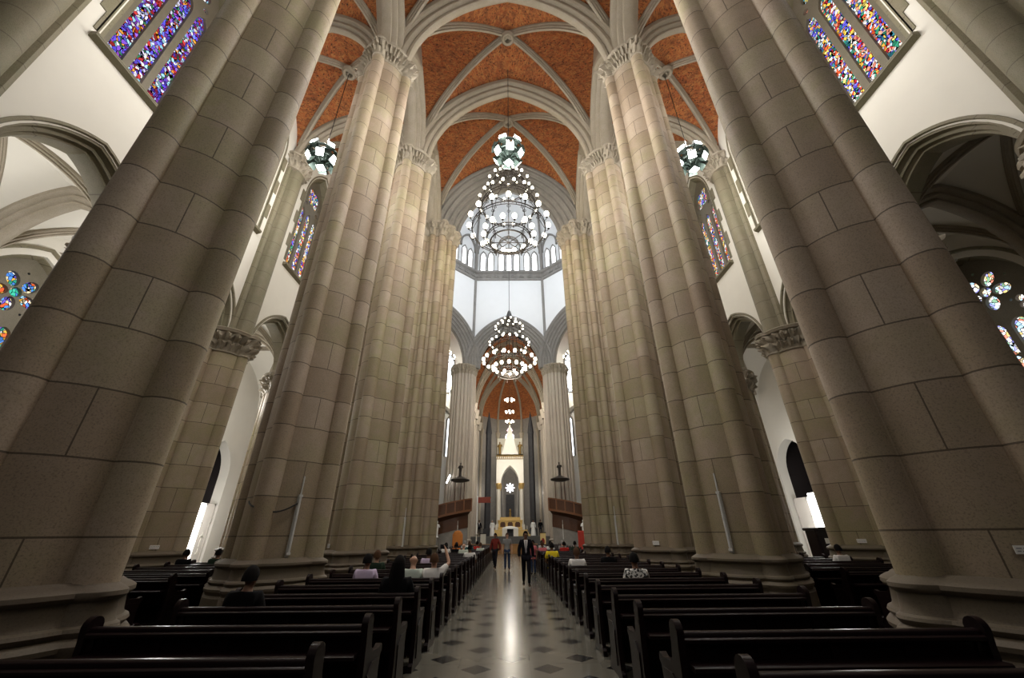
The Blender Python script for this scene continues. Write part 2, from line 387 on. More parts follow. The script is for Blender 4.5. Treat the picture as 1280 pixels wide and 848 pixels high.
def weld(o):
    import bmesh
    bm = bmesh.new(); bm.from_mesh(o.data); bmesh.ops.remove_doubles(bm, verts=bm.verts, dist=1e-4); bm.to_mesh(o.data); bm.free()
    o.data.polygons.foreach_set('use_smooth', [True] * len(o.data.polygons)); o.data.set_sharp_from_angle(angle=math.radians(32))
def polar(prof, n):
    """radius of the outline by angle"""
    pts = [(math.atan2(y, x) % (2 * PI), math.hypot(x, y)) for x, y, u in prof]; pts.sort()
    out = []
    for k in range(n):
        a = 2 * PI * k / n; best = None
        for i in range(len(pts)):
            t0, r0 = pts[i]; t1, r1 = pts[(i + 1) % len(pts)]
            if i == len(pts) - 1: t1 += 2 * PI
            aa = a if a >= t0 else a + 2 * PI
            if t0 <= aa <= t1:
                best = r0 if t1 - t0 < 1e-6 else r0 + (r1 - r0) * (aa - t0) / (t1 - t0); break
        out.append((a, best if best else pts[0][1]))
    return out
def ring(pol, fn, z): return [(fn(r, a) * math.cos(a), fn(r, a) * math.sin(a), z) for a, r in pol]
def base_mesh(prof, fill, z=((0, .19), (.56, .19), (.60, .16), (.64, .17), (.67, .20), (.71, .205), (.75, .17), (.77, .13), (.79, .15), (.82, .165), (.85, .15), (.87, .105), (.90, .09), (1.04, .07), (1.06, .075), (1.08, .11), (1.11, .13), (1.15, .125), (1.18, .08), (1.20, .03), (1.24, -.03))):
    mb = MB(); pol = polar(prof, 120)
    mb.rings([ring(pol, lambda r, a, o=o: max(r, fill) + o, zz) for zz, o in z]); return mb
def capital_mesh(prof, z0, z1, flare, leaves=22, fill=0.0, seed=1, n=176):
    rnd = random.Random(seed); mb = MB(); pol = polar(prof, n); hh = z1 - z0; rs = []
    jit = [rnd.uniform(-1, 1) for _ in range(n * 24)]
    def add(t, off, amp, ph):
        k = len(rs)
        rs.append([((max(r, fill * (0.8 + 0.2 * t)) + off + amp * math.sin(leaves * a + ph) + 0.35 * amp * math.sin(2.7 * leaves * a + ph * 2) + 0.9 * amp * jit[(i * 7 + k * 31) % len(jit)]), a) for i, (a, r) in enumerate(pol)])
        rs[-1] = [(q * math.cos(a), q * math.sin(a), z0 + hh * t + (amp * 0.8 * math.cos(leaves * a + ph) if 0.1 < t < 0.82 else 0)) for q, a in rs[-1]]
    f = flare
    for t, o, am, ph in ((0, 0.0, 0, 0), (.0, .05, 0, 0), (.05, .06, 0, 0), (.07, .02, 0, 0), (.14, .05, .02, 0), (.22, .10 * f / .28, .045, 0), (.32, .20 * f / .28, .075, 0), (.40, .24 * f / .28, .085, 0), (.45, .17 * f / .28, .05, 1), (.48, .11 * f / .28, .03, 3.1), (.56, .18 * f / .28, .055, 3.1), (.66, .30 * f / .28, .08, 3.1), (.74, .34 * f / .28, .085, 3.1), (.79, .26 * f / .28, .05, 3.1), (.82, .22 * f / .28, .0, 0), (.84, .33 * f / .28, 0, 0), (.90, .35 * f / .28, 0, 0), (.92, .30 * f / .28, 0, 0), (.97, .33 * f / .28, 0, 0), (1.0, .30 * f / .28, 0, 0)):
        add(t, o, am, ph)
    mb.rings(rs, cap=True); return mb
def pillar(name, label, loc, prof, z1, zc, fill, mat, flare=0.28, leaves=22, group=None, seed=1):
    t = thing(name, label, 'pillar', loc, 0, group); t['kind'] = 'thing'
    base_mesh(prof, fill).build('base', mat, t, True, 35)
    mb = MB(); shaft_mesh(mb, prof, 1.2, z1 + 0.05); weld(mb.build('shaft', mat, t))
    capital_mesh(prof, z1, zc, flare, leaves, fill * 0.97, seed).build('capital', 'rib_stone', t, True, 50)
    return t
nave_prof = profile(0.82, [(k * PI / 2, 0.89, 0.235) for k in range(4)])
np0 = None
for k, (y, lb) in enumerate(zip(NY, ('nearest nave pillar', 'second nave pillar from the camera', 'third nave pillar from the camera'))):
    for sx, side in ((-1, 'left'), (1, 'right')):
        label = 'massive granite ' + lb + ', on the ' + side + ' of the pews'
        if np0 is None: np0 = pillar('nave_pillar', label, (sx * NX, y, 0), nave_prof, 19.5, 20.55, 0.95, 'granite', .16, 40, group='granite nave pillars'); q = np0
        else: dup(np0, (sx * NX, y, 0), 0, label)
oct_prof = profile(1.16, [(k * PI / 6, 1.16 if k % 2 else 1.2, 0.2 if k % 2 else 0.25) for k in range(12)], 7, 3)
oc = pillar('crossing_pillar', 'clustered granite crossing pillar behind the third nave pillar, left side', (-5.06, 21.3, 0), oct_prof, 19.5, 20.75, 1.25, 'granite', 0.17, 36, 'clustered pillars of the crossing', 5)
dup(oc, (5.06, 21.3, 0), 0, 'clustered granite crossing pillar behind the third nave pillar, right side')
far_prof = profile(1.30, [(k * PI / 10, 1.30 if k % 2 else 1.34, 0.15 if k % 2 else 0.19) for k in range(20)], 7, 2)
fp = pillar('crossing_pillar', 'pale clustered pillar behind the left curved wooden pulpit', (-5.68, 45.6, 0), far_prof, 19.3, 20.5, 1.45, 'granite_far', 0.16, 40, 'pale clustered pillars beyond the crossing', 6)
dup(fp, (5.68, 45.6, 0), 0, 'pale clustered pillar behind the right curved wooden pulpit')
for sx in (-1, 1):
    for y in (28.4, 38.9):
        dup(oc, (sx * 11.9, y, 0), 0, 'side pillar of the crossing, %s, %s the altar' % ('left' if sx < 0 else 'right', 'nearer' if y > 30 else 'farther from'))

# arcade pillars between aisle and side chapels, with the wall shaft that climbs from each capital
side_prof = profile(0.88, [(0, 0.88, 0.24), (PI / 2, 0.98, 0.22), (PI, 0.88, 0.24), (3 * PI / 2, 0.98, 0.22)])
def wall_shaft(t, sx):
    mb = MB(); n = 14
    pr = []
    for k in range(n + 1):
        a = -PI / 2 + PI * k / n; pr.append((0.36 * math.cos(a) + 0.16, 0.36 * math.sin(a)))
    pr = [(-0.05, -0.66), (0.02, -0.66)] + [(0.02 + 0.14 * math.cos(a), -0.52 + 0.14 * math.sin(a)) for a in (-PI / 3, 0, PI / 3)] + pr + [(0.02 + 0.14 * math.cos(a), 0.52 + 0.14 * math.sin(a)) for a in (-PI / 3, 0, PI / 3)] + [(0.02, 0.66), (-0.05, 0.66)]
    pr = [(0.4 - sx * 0 + x, y) for x, y in pr]
    rings = [[(-sx * (x), y * 1.0 * (1), z) for x, y in pr] for z in (9.55, 20.1)]
    if sx > 0: rings = [r[::-1] for r in rings]
    m2 = MB()
    for i in range(len(pr)):
        a, b = rings[0][i], rings[0][(i + 1) % len(pr)]
        m2.add([a, b, (b[0], b[1], 20.1), (a[0], a[1], 20.1)], [(0, 1, 2, 3)], [[(50.5, 9.55), (50.5, 9.55), (50.5, 20.1), (50.5, 20.1)]])
    weld(m2.build('wall_shaft', 'stone', t))
    cp = [(0.52 * math.cos(a) * 0.9, 0.62 * math.sin(a), 0) for a in [2 * PI * k / 40 for k in range(40)]]
    o = capital_mesh(cp, 19.9, 20.95, 0.2, 16, 0, 9, 120).build('shaft_capital', 'rib_stone', t, True, 50); o.location = (-sx * 0.42, 0, 0)
for i, (y, lb) in enumerate(zip(WY, ('beside the nearest chapel arch', 'hidden behind the nearest nave pillar', 'leafy capital between two chapel arches', 'past the second chapel arch'))):
    for sx, side in ((-1, 'left'), (1, 'right')):
        t = pillar('arcade_pillar', 'stone arcade pillar of the %s aisle wall, %s' % (side, lb), (sx * (WX + 0.35), y, 0), side_prof, 8.6, 9.6, 0.98, 'granite', 0.26, 22, 'arcade pillars of the aisle walls', 11 + i)
        wall_shaft(t, sx)

# ------------------------------------------------------------------ vaults
def Fpt(t, w, h):
    c = (h * h - w * w) / (2 * w); R = w + c; t = min(max(abs(t), 0), 1)
    return math.sqrt(max(0, R * R - (w * t + c) ** 2))
def vault(name, x0, x1, y0, y1, zs, h, wr, dome, mat, n=36):
    mb = MB(); cx, cy, lx, ly = (x0 + x1) / 2, (y0 + y1) / 2, (x1 - x0) / 2, (y1 - y0) / 2
    def z(a, b):
        m = max(abs(a), abs(b)); q = min(abs(a), abs(b))
        return zs + Fpt(q, wr, h) + dome * (1 - m * m)
    for i in range(n):
        for j in range(n):
            a0, a1 = -1 + 2 * i / n, -1 + 2 * (i + 1) / n; b0, b1 = -1 + 2 * j / n, -1 + 2 * (j + 1) / n
            p = [(cx + lx * a, cy + ly * b, z(a, b)) for a, b in ((a0, b0), (a1, b0), (a1, b1), (a0, b1))]
            if i == j: fs = [(0, 2, 1), (0, 3, 2)]
            elif i + j == n - 1: fs = [(0, 3, 1), (1, 3, 2)]
            else: fs = [(3, 2, 1, 0)]
            mb.add(p, fs)
    o = mb.build(name, mat); weld(o); o.data.set_sharp_from_angle(angle=math.radians(20)); return struct(o)
def diag_path(L, zs, h, wr, dome, n=15, tm=0.93):
    P = []
    for k in range(2 * n + 1):
        t = -tm + 2 * tm * k / (2 * n)
        P.append((t * L, zs + Fpt(t, wr, h) + dome * (1 - t * t)))
    out = []
    for i, p in enumerate(P):
        a = P[max(i - 1, 0)]; b = P[min(i + 1, len(P) - 1)]; dx, dz = b[0] - a[0], b[1] - a[1]; l = math.hypot(dx, dz)
        out.append((p, (-dz / l, dx / l)))
    return out
def ribs(name, x0, x1, y0, y1, zs, h, wr, dome, wd=0.36, dp=0.42, mat='rib_stone', boss=0.42):
    cx, cy, lx, ly = (x0 + x1) / 2, (y0 + y1) / 2, (x1 - x0) / 2, (y1 - y0) / 2; L = math.hypot(lx, ly); mb = MB()
    path = diag_path(L, 0, h, wr, dome); pr = [(a, b - dp * 0.86) for a, b in mould(wd, dp)]
    for s in (1, -1):
        U = (lx / L, s * ly / L, 0); B = (-U[1], U[0], 0); sweep(mb, path, pr, (cx, cy, zs), U, B)
    zc = zs + h + dome
    mb.lathe([(0.03, -0.12), (boss * 0.45, -0.12), (boss * 0.5, -dp - 0.16), (boss * 0.75, -dp - 0.2), (boss, -dp - 0.04)], (0, 0), 20)
    k = 20 * 5
    for i in range(len(mb.v) - k, len(mb.v)): v = mb.v[i]; mb.v[i] = (v[0] + cx, v[1] + cy, v[2] + zc)
    return struct(mb.build(name, mat, None, True, 35))
def cross_arch(name, cx, y, w, h, zs, wd, dp, mat='rib_stone', stilt=0.0, along='x', x=None, mb=None):
    own = mb is None; mb = mb or MB(); path = arc_pts(w, h, 16, stilt); pr = mould(wd, dp)
    if along == 'x': sweep(mb, path, pr, (cx, y, zs), (1, 0, 0), (0, 1, 0))
    else: sweep(mb, path, pr, (x, cx, zs), (0, 1, 0), (1, 0, 0))
    return struct(mb.build(name, mat, None, True, 35)) if own else mb

NB = [-0.3] + NY + [20.9]
HN, DN = 7.5, 0.8
for i in range(4):
    y0, y1 = NB[i], NB[i + 1]
    vault('ceiling_nave', -NX, NX, y0, y1, 20.4, HN, 5.4, DN, 'vault_brick')
    ribs('trim_nave_ribs', -NX, NX, y0, y1, 20.4, HN, 5.4, DN)
for y in NY: cross_arch('trim_nave_arch', 0, y, 4.5, 6.35, 20.5, 0.95, 0.95, stilt=0.1)
# arcade between nave and aisles at vault level
for sx in (-1, 1):
    for i in range(4):
        y0, y1 = NB[i], NB[i + 1]; c = (y0 + y1) / 2; w = (y1 - y0) / 2 - 0.78
        cross_arch('trim_arcade_arch', c, 0, w, 3.7, 20.5, 1.25, 0.85, along='y', x=sx * NX)
        hole = [(c + p[0], 20.4 + p[1]) for p, _ in arc_pts(w + 0.35, 4.1, 10)]
        out = [(y0, 20.4)] + hole + [(y1, 20.4), (y1, 30), (y0, 30)]
        struct(curve_plate('wall_arcade', out, [], 0.5, 'rib_stone', (sx * NX - 0.25, 0, 0), (0, 1, 0), (1, 0, 0)))
# aisles
HA, DA = 3.95, 0.75
for sx in (-1, 1):
    xa, xb = sorted((sx * NX, sx * 12.25))
    for i in range(4):
        y0, y1 = NB[i], NB[i + 1]
        vault('ceiling_aisle', xa, xb, y0, y1, 20.4, HA, 2.9, DA, 'vault_brick', 28)
        ribs('trim_aisle_ribs', xa, xb, y0, y1, 20.4, HA, 2.9, DA, 0.3, 0.36, boss=0.4)
    for y in NY + [20.9]:
        cross_arch('trim_aisle_arch', sx * 8.85, y, 2.55, 3.3, 20.5, 0.8, 0.7)

# ------------------------------------------------------------------ aisle walls with chapel arches and windows
WB = [-0.2] + WY
AC = [2.4, 7.9, 12.95, 18.4]; WC = [2.4, 7.79, 12.95, 18.55]
def window(n, sx, c, glass, label, ltop=19.85, rz=21.1, zs=20.3):
    """three-light traceried window: splayed frame, tracery, sill, glass"""
    X = sx * WX; w = 1.14; zb = 15.1
    mb = MB(); pr = [(-0.03, .44), (-0.03, .36), (.05, .32), (.05, .22), (.16, .19), (.16, .12), (.40, .0), (.46, 0), (.46, .44)]
    path = arc_pts(w, 2.3, 14, zs - zb)
    sweep(mb, path, pr, (X, c, zs), (0, 1, 0), (sx, 0, 0))
    for s in (-1, 1):                                     # toothed quoins beside the frame
        for k in range(6):
            wq = 0.28 if k % 2 else 0.08
            a = c + s * (w + 0.40); b = c + s * (w + 0.44 + wq)
            mb.box((min(X, X - sx * .03), min(a, b), zb + 0.84 * k), (max(X, X - sx * .03) + 0.0, max(a, b), zb + 0.84 * (k + 1)))
    root = mb.build('window_%d' % n, 'stone', None, True, 30); struct(root, label)
    xt = X + sx * 0.40
    hol = []
    for q in (-0.745, 0, 0.745): hol.append(archhole(c + q, 15.42, 0.255, ltop - .55, 0.55, 6))
    hol.append(foil(c, rz, 0.72, 4, 48, PI / 4, 0.32))
    for q in (-0.62, 0.62): hol.append(circ(c + q, rz - .85, 0.13, 12))
    outl = archhole(c, zb, w + 0.05, zs, 2.33, 12)
    curve_plate('tracery', outl, hol, 0.12, 'tracery_stone', (xt, 0, 0), (0, 1, 0), (sx, 0, 0), root)
    curve_plate('glass', outl, [], 0.03, glass, (xt + sx * 0.13, 0, 0), (0, 1, 0), (sx, 0, 0), root)
    b = MB(); pts = [(0.0, 14.72), (-0.20, 14.80), (-0.22, 14.90), (0.4, 15.06), (0.4, 14.72)]
    b.rings([[(X + sx * p[0], y, p[1]) for p in (pts if sx > 0 else pts[::-1])] for y in (c - 1.62, c + 1.62)], cap=True)
    b.build('sill', 'stone', root)
wn = 0
for sx, side in ((-1, 'left'), (1, 'right')):
    out = [(WB[0], 9.6)]
    for i in range(4):
        c = AC[i]
        out += [(c + p[0], 9.6 + p[1]) for p, _ in arc_pts(1.95, 2.6, 10)]
    out += [(WB[-1] + .5, 9.6), (WB[-1] + .5, 14.75), (WB[0], 14.75)]
    X = sx * WX
    struct(curve_plate('wall_' + side + '_aisle', out, [], 0.9, 'plaster', (X, 0, 0), (0, 1, 0), (sx, 0, 0)))
    hol = [archhole(WC[i], 15.02, 1.45, 21.2 if i == 1 else 20.3, 2.65, 10) for i in range(4)]
    struct(curve_plate('wall_' + side + '_clerestory', rect(WB[0], 14.75, WB[-1] + .5, 26), hol, 0.5, 'plaster', (X, 0, 0), (0, 1, 0), (sx, 0, 0)))
    for i in range(4):
        c = AC[i]; mb = MB()
        pr = [(-.07, .46), (-.07, .38), (.03, .34), (.03, .25), (.12, .27), (.22, .22), (.22, .12), (.30, .14), (.38, .09), (.38, 0.03), (.5, 0), (.92, 0), (.92, .46)]
        sweep(mb, arc_pts(1.66, 2.25, 16, 0.15), pr, (X, c, 9.6), (0, 1, 0), (sx, 0, 0))
        struct(mb.build('trim_chapel_arch', 'stone', None, True, 30))
        if i in (1, 3) or True:
            wn += 1
            window(wn, sx, WC[i], 'glass_blue' if sx < 0 and i == 1 else 'glass_warm', 'tall three-light stained glass window high on the %s wall, %s' % (side, ('before the nearest pillar', 'nearest the camera', 'behind the nearest pillar', 'beside the hanging floodlights')[i]), *((20.95, 22.15, 21.2) if i == 1 else (19.85, 21.15, 20.3)))

# ------------------------------------------------------------------ side chapels (outer aisles)
for sx, side in ((-1, 'left'), (1, 'right')):
    xa, xb = sorted((sx * 12.95, sx * CX_))
    for i in range(5):
        y0 = WB[i]; y1 = WB[i + 1] if i < 4 else 27.2
        vault('ceiling_chapel', xa, xb, y0, y1, 9.5, 3.2, 2.4, 0.35, 'plaster', 20)
        ribs('trim_chapel_ribs', xa, xb, y0, y1, 9.5, 3.2, 2.4, 0.35, 0.24, 0.26, 'rib_stone', 0.3)
        if i < 4: cross_arch('trim_chapel_cross_arch', sx * 15.4, y1, 2.1, 2.7, 9.5, 0.85, 0.55)
    wc = 12.2 if sx < 0 else 12.5
    hol = [archhole(wc, 3.6, 1.75, 8.9, 2.55, 12)]
    dy0, dy1 = (23.9, 25.9) if sx < 0 else (24.3, 26.9)
    dpx = (dy0 + dy1) / 2
    hol.append(archhole(dpx, 0.0, (dy1 - dy0) / 2 + 0.25, 5.2, 1.9, 8))
    struct(curve_plate('wall_' + side + '_outer', rect(WB[0], 0, 53, 31), hol, 0.6, 'plaster', (sx * CX_, 0, 0), (0, 1, 0), (sx, 0, 0)))
    # traceried chapel window: rose over three lights
    wn += 1; mb = MB(); X = sx * CX_
    sweep(mb, arc_pts(1.62, 2.4, 14, 5.3), [(-.08, .5), (-.08, .40), (.02, .36), (.02, .24), (.14, .2), (.14, .1), (.34, 0), (.5, 0), (.5, .5)], (X, wc, 8.9), (0, 1, 0), (sx, 0, 0))
    root = mb.build('window_%d' % wn, 'stone', None, True, 30); struct(root, 'chapel window with a petalled rose over lancets, ' + side + ' side')
    hol = []; rz_ = 9.85
    for k in range(5):
        a = PI / 2 + 2 * PI * k / 5 + 0.6; r = 0.50
        hol.append([(wc + r * math.cos(a) + 0.29 * math.cos(t) * math.cos(a) - 0.21 * math.sin(t) * math.sin(a), rz_ + r * math.sin(a) + 0.29 * math.cos(t) * math.sin(a) + 0.21 * math.sin(t) * math.cos(a)) for t in [2 * PI * j / 14 for j in range(14)]])
        a2 = a + PI / 5; hol.append(circ(wc + 0.85 * math.cos(a2), rz_ + 0.85 * math.sin(a2), 0.05, 6))
    hol.append(circ(wc, rz_, 0.19, 14))
    for q in (-0.62, 0.62):
        for k in range(3):
            a = PI / 2 + 2 * PI * k / 3 + (0.5 if q > 0 else -0.5); hol.append(circ(wc + q * 1.35 + 0.155 * math.cos(a), 8.98 + 0.155 * math.sin(a), 0.122, 12))
    for q in (-1.05, -0.35, 0.35, 1.05):
        hi = 8.35 if abs(q) > 0.5 else 8.75
        for b, t_ in ((4.0, hi - 1.5), (hi - 1.42, hi - 0.25)): hol.append(archhole(wc + q, b, 0.25, t_ - 0.25, 0.3, 6))
    outl = archhole(wc, 3.6, 1.66, 8.9, 2.42, 12); xt = X + sx * 0.34
    curve_plate('tracery', outl, hol, 0.14, 'tracery_stone', (xt, 0, 0), (0, 1, 0), (sx, 0, 0), root)
    curve_plate('glass', outl, [], 0.03, 'glass_amber' if sx < 0 else 'glass_pale', (xt + sx * 0.16, 0, 0), (0, 1, 0), (sx, 0, 0), root)
    # doorway: dark porch behind, open white leaf with a cross, bright daylight strip beside it
    b = MB(); dx = sx * (CX_ + 0.6)
    x0, x1 = sorted((dx, dx + sx * 2.2))
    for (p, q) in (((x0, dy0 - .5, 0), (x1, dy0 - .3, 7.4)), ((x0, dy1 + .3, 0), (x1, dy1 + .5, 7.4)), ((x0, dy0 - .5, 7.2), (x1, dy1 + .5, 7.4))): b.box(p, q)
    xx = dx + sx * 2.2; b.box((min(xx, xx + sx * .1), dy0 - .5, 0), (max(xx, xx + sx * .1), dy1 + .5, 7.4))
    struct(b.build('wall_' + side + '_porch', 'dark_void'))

# ------------------------------------------------------------------ floor
b = MB(); b.add([(-20, -6.5, 0), (20, -6.5, 0), (20, 53, 0), (-20, 53, 0), (-20, -6.5, -.2), (20, -6.5, -.2), (20, 53, -.2), (-20, 53, -.2)], [(0, 1, 2, 3), (7, 6, 5, 4), (0, 4, 5, 1), (1, 5, 6, 2), (2, 6, 7, 3), (3, 7, 4, 0)])
struct(b.build('floor', 'floor'))
# west front behind the camera
struct(curve_plate('wall_west', rect(-18.5, 0, 18.5, 31), [], 0.5, 'plaster', (0, -0.85, 0), (1, 0, 0), (0, 1, 0))) if False else None

# ------------------------------------------------------------------ crossing octagon with gallery and dome
OCX, OCY, AP = 0.0, 33.65, 11.25
RV = AP / math.cos(PI / 8); HS = AP * math.tan(PI / 8)
def side_frame(k):
    a = -PI / 2 + k * PI / 4; n = Vector((math.cos(a), math.sin(a), 0)); u = Vector((-n.y, n.x, 0))
    return Vector((OCX, OCY, 0)) + n * AP, u, n
wl = MB(); gr = MB(); dn = MB(); ph = MB(); pane = None
win_s = (-3.7, -2.6, -1.1, 0.0, 1.1, 2.6, 3.7)
for k in range(8):
    O, U, N = side_frame(k); e = HS + 0.12
    out = [(-e, 20.4)] + [(p[0], 20.4 + p[1]) for p, _ in arc_pts(4.62, 7.25, 14)] + [(e, 20.4), (e, 33.7), (-e, 33.7)]
    struct(curve_plate('wall_crossing', out, [], 0.7, 'plaster_cool', O, U, N))
    # five-order arch
    a = MB(); pr = [(-.12, 1.9), (-.12, 1.8)]
    for j in range(5):
        x = -.12 + .2 * j; o = 1.74 - .345 * j
        pr += [(x + .02, o), (x + .10, o - .06), (x + .12, o - .17), (x + .06, o - .24), (x + .2, o - .30)]
    pr += [(1.0, 0)]
    pr += [(2.0 - x_, o_) for x_, o_ in pr[::-1]]
    sweep(a, arc_pts(3.65, 5.1, 18, 0.1), pr, O - N * .45 + Vector((0, 0, 20.4)), U, N)
    struct(a.build('trim_crossing_arch', 'grey_stone', None, True, 30))
    hol = [archhole(s, 35.3, 0.31, 37.7, 0.75, 6) for s in win_s]
    struct(curve_plate('wall_gallery', rect(-e, 33.6, e, 42), hol, 0.35, 'plaster_cool', O + N * 0.25, U, N))
    p = MB(); q0 = O + N * 0.75; ee = HS * 0.98
    p.add([q0 - U * ee + Vector((0, 0, 35)), q0 + U * ee + Vector((0, 0, 35)), q0 + U * ee + Vector((0, 0, 39)), q0 - U * ee + Vector((0, 0, 39))], [(0, 1, 2, 3)])
    o = p.build('window_%d' % (20 + k), 'daylight_pane'); struct(o)
    # colonnettes and pointed hoods round the gallery lights
    for s in win_s:
        sweep(gr, arc_pts(0.36, 0.85, 6, 2.5), [(-.1, .13), (-.1, 0), (.3, 0), (.3, .13)], O + N * 0.22 + U * s + Vector((0, 0, 37.7)), U, N)
    for s, w, h in ((-3.15, 1.2, 2.0), (0, 1.75, 2.4), (3.15, 1.2, 2.0)):
        sweep(gr, arc_pts(w, h, 8, 0.4), [(-.22, .22), (-.22, 0), (.3, 0), (.3, .22)], O + N * 0.2 + U * s + Vector((0, 0, 38.7)), U, N)
    # cornice with blocks
    pts = [(0.1, 33.35), (-.2, 33.4), (-.25, 33.6), (-.2, 33.7), (-.2, 34.35), (-.5, 34.5), (-.55, 34.75), (0.3, 34.8), (0.3, 33.35)]
    tn = math.tan(PI / 8)
    gr.rings([[tuple(O + N * p_[0] + U * (sg * (AP + p_[0]) * tn) + Vector((0, 0, p_[1]))) for p_ in pts] for sg in (-1, 1)], cap=True)
    m = 8
    for j in range(m):
        c = -HS + (j + .5) * 2 * HS / m
        q = O + U * c
        for dz, ww in ((33.78, .36), (34.05, .18)):
            vs = [q + N * nn + U * uu + Vector((0, 0, zz)) for zz in (dz, dz + .2) for nn, uu in ((-.2, -ww), (-.2, ww), (-.34, ww), (-.34, -ww))]
            gr.add(vs, [(0, 1, 2, 3), (7, 6, 5, 4), (0, 4, 5, 1), (1, 5, 6, 2), (2, 6, 7, 3), (3, 7, 4, 0)])
    # corner shaft
    Vc = Vector((OCX, OCY, 0)) + (N * AP + U * HS) * ((AP - 0.02) / AP)
    gr.tube([Vc + Vector((0, 0, 20.5)), Vc + Vector((0, 0, 33.4))], 0.2, 10); gr.tube([Vc + Vector((0, 0, 34.7)), Vc + Vector((0, 0, 41))], 0.22, 10)
    # dome segment
    n = 14
    for j in range(n):
        t0, t1 = j / n * .97, (j + 1) / n * .97
        r0, z0 = (AP + .3) * math.cos(t0 * PI / 2), 41 + 17 * math.sin(t0 * PI / 2); r1, z1 = (AP + .3) * math.cos(t1 * PI / 2), 41 + 17 * math.sin(t1 * PI / 2)
        C0 = Vector((OCX, OCY, 0))
        dn.add([C0 + N * r0 - U * r0 * tn + Vector((0, 0, z0)), C0 + N * r0 + U * r0 * tn + Vector((0, 0, z0)), C0 + N * r1 + U * r1 * tn + Vector((0, 0, z1)), C0 + N * r1 - U * r1 * tn + Vector((0, 0, z1))], [(0, 1, 2, 3)])
    dirv = (N + U * tn)
    gr.tube([Vector((OCX, OCY, 0)) + dirv * (AP * .99 * math.cos(j / 12 * PI / 2 * .97)) + Vector((0, 0, 41 + 17 * math.sin(j / 12 * PI / 2 * .97))) for j in range(13)], 0.16, 8)
struct(gr.build('trim_gallery', 'grey_stone', None, True, 30))
struct(dn.build('ceiling_dome', 'plaster_cool'))

# ------------------------------------------------------------------ transept rooms round the crossing
for sx, side in ((-1, 'left'), (1, 'right')):
    x0, x1 = sorted((sx * 5.4, sx * 18.4))
    cxw = sx * 8.25
    out = rect(x0, 0, x1, 31); hol = [archhole(cxw, 10.8, 0.2, 15.4, 0.5, 5), archhole(sx * 9.0, 19.6, 0.9, 24.0, 1.6, 8)]
    struct(curve_plate('wall_' + side + '_transept', out, hol, 0.5, 'plaster_cool', (0, 52.2, 0), (1, 0, 0), (0, 1, 0)))
    wn = wn + 1; mb = MB()
    sweep(mb, arc_pts(0.2, 0.5, 8, 4.6), [(-.12, .2), (-.12, 0), (.3, 0), (.3, .2)], (cxw, 52.2, 15.4), (1, 0, 0), (0, 1, 0))
    root = mb.build('window_%d' % (40 + wn), 'grey_stone', None, True, 30); struct(root, 'tall narrow window of the %s transept' % side)
    curve_plate('pane', archhole(cxw, 10.6, 0.3, 15.4, 0.6, 5), [], 0.03, 'narrow_pane', (0, 52.55, 0), (1, 0, 0), (0, 1, 0), root)
    mb = MB(); sweep(mb, arc_pts(0.9, 1.6, 8, 4.4), [(-.12, .25), (-.12, 0), (.3, 0), (.3, .25)], (sx * 9.0, 52.2, 24.0), (1, 0, 0), (0, 1, 0))
    mb.box((sx * 9 - .05, 52.3, 19.6), (sx * 9 + .05, 52.4, 25.4))
    root = mb.build('window_%d' % (50 + wn), 'grey_stone', None, True, 30); struct(root, 'bright upper window of the %s transept' % side)
    curve_plate('pane', archhole(sx * 9.0, 19.5, 1.0, 24.0, 1.8, 8), [], 0.03, 'narrow_pane', (0, 52.55, 0), (1, 0, 0), (0, 1, 0), root)
    mb = MB(); sweep(mb, arc_pts(2.3, 3.6, 12, 12), [(-.35, .6), (-.35, .2), (-.1, .1), (-.1, 0), (.2, 0), (.2, .6)], (sx * 9.4, 52.1, 13.5), (1, 0, 0), (0, 1, 0)); struct(mb.build('trim_transept_arch', 'grey_stone', None, True, 30))
    b = MB(); poly = [(4.9, 21.4), (18.4, 21.4), (18.4, 52.6), (5.0, 52.6), (5.0, 45.2), (11.6, 38.6), (11.6, 28.7), (4.9, 22.2)]
    b.rings([[(sx * x, y, z) for x, y in poly] for z in (30.2, 30.5)], cap=True); struct(b.build('ceiling_transept', 'vault_brick'))
    struct(curve_plate('wall_' + side + '_aisle_end', rect(min(sx * 5.0, sx * 18), 25.2, max(sx * 5.0, sx * 18), 31), [], 0.3, 'plaster', (0, 21.2, 0), (1, 0, 0), (0, 1, 0)))

# ------------------------------------------------------------------ choir and apse
CZ = 1.45
for sx, side in ((-1, 'left'), (1, 'right')):
    b = MB(); x0, x1 = sorted((sx * 4.9, sx * 5.4)); b.box((x0, 46.2, 0), (x1, 60.2, 27)); struct(b.build('wall_' + side + '_choir', 'grey_stone'))
    b = MB()
    for y in (48.6, 51.8, 55.0, 58.5):
        for d, r in ((0, 0.24), (-.33, .15), (.33, .15)): b.tube([(sx * 4.85, y + d, 0), (sx * 4.85, y + d, 16.0)], r, 10)
        b.lathe([(.45, 15.6), (.5, 15.8), (.62, 16.4), (.68, 16.8), (.5, 16.85)], (sx * 4.8, y), 16)
    struct(b.build('trim_choir_shafts', 'granite_far', None, True, 40))
for y0, y1 in ((45.5, 51.8), (51.8, 58.6)):
    vault('ceiling_choir', -5.0, 5.0, y0, y1, 16.6, 8.9, 4.9, 0.4, 'vault_brick', 24); ribs('trim_choir_ribs', -5, 5, y0, y1, 16.6, 8.9, 4.9, 0.4, 0.32, 0.34, 'rib_stone', 0.35)
cross_arch('trim_choir_arch', 0, 51.8, 4.4, 8.2, 16.6, 0.6, 0.6); cross_arch('trim_choir_arch', 0, 58.6, 4.4, 8.2, 16.6, 0.6, 0.6)
b = MB(); rb = MB(); vb = MB()
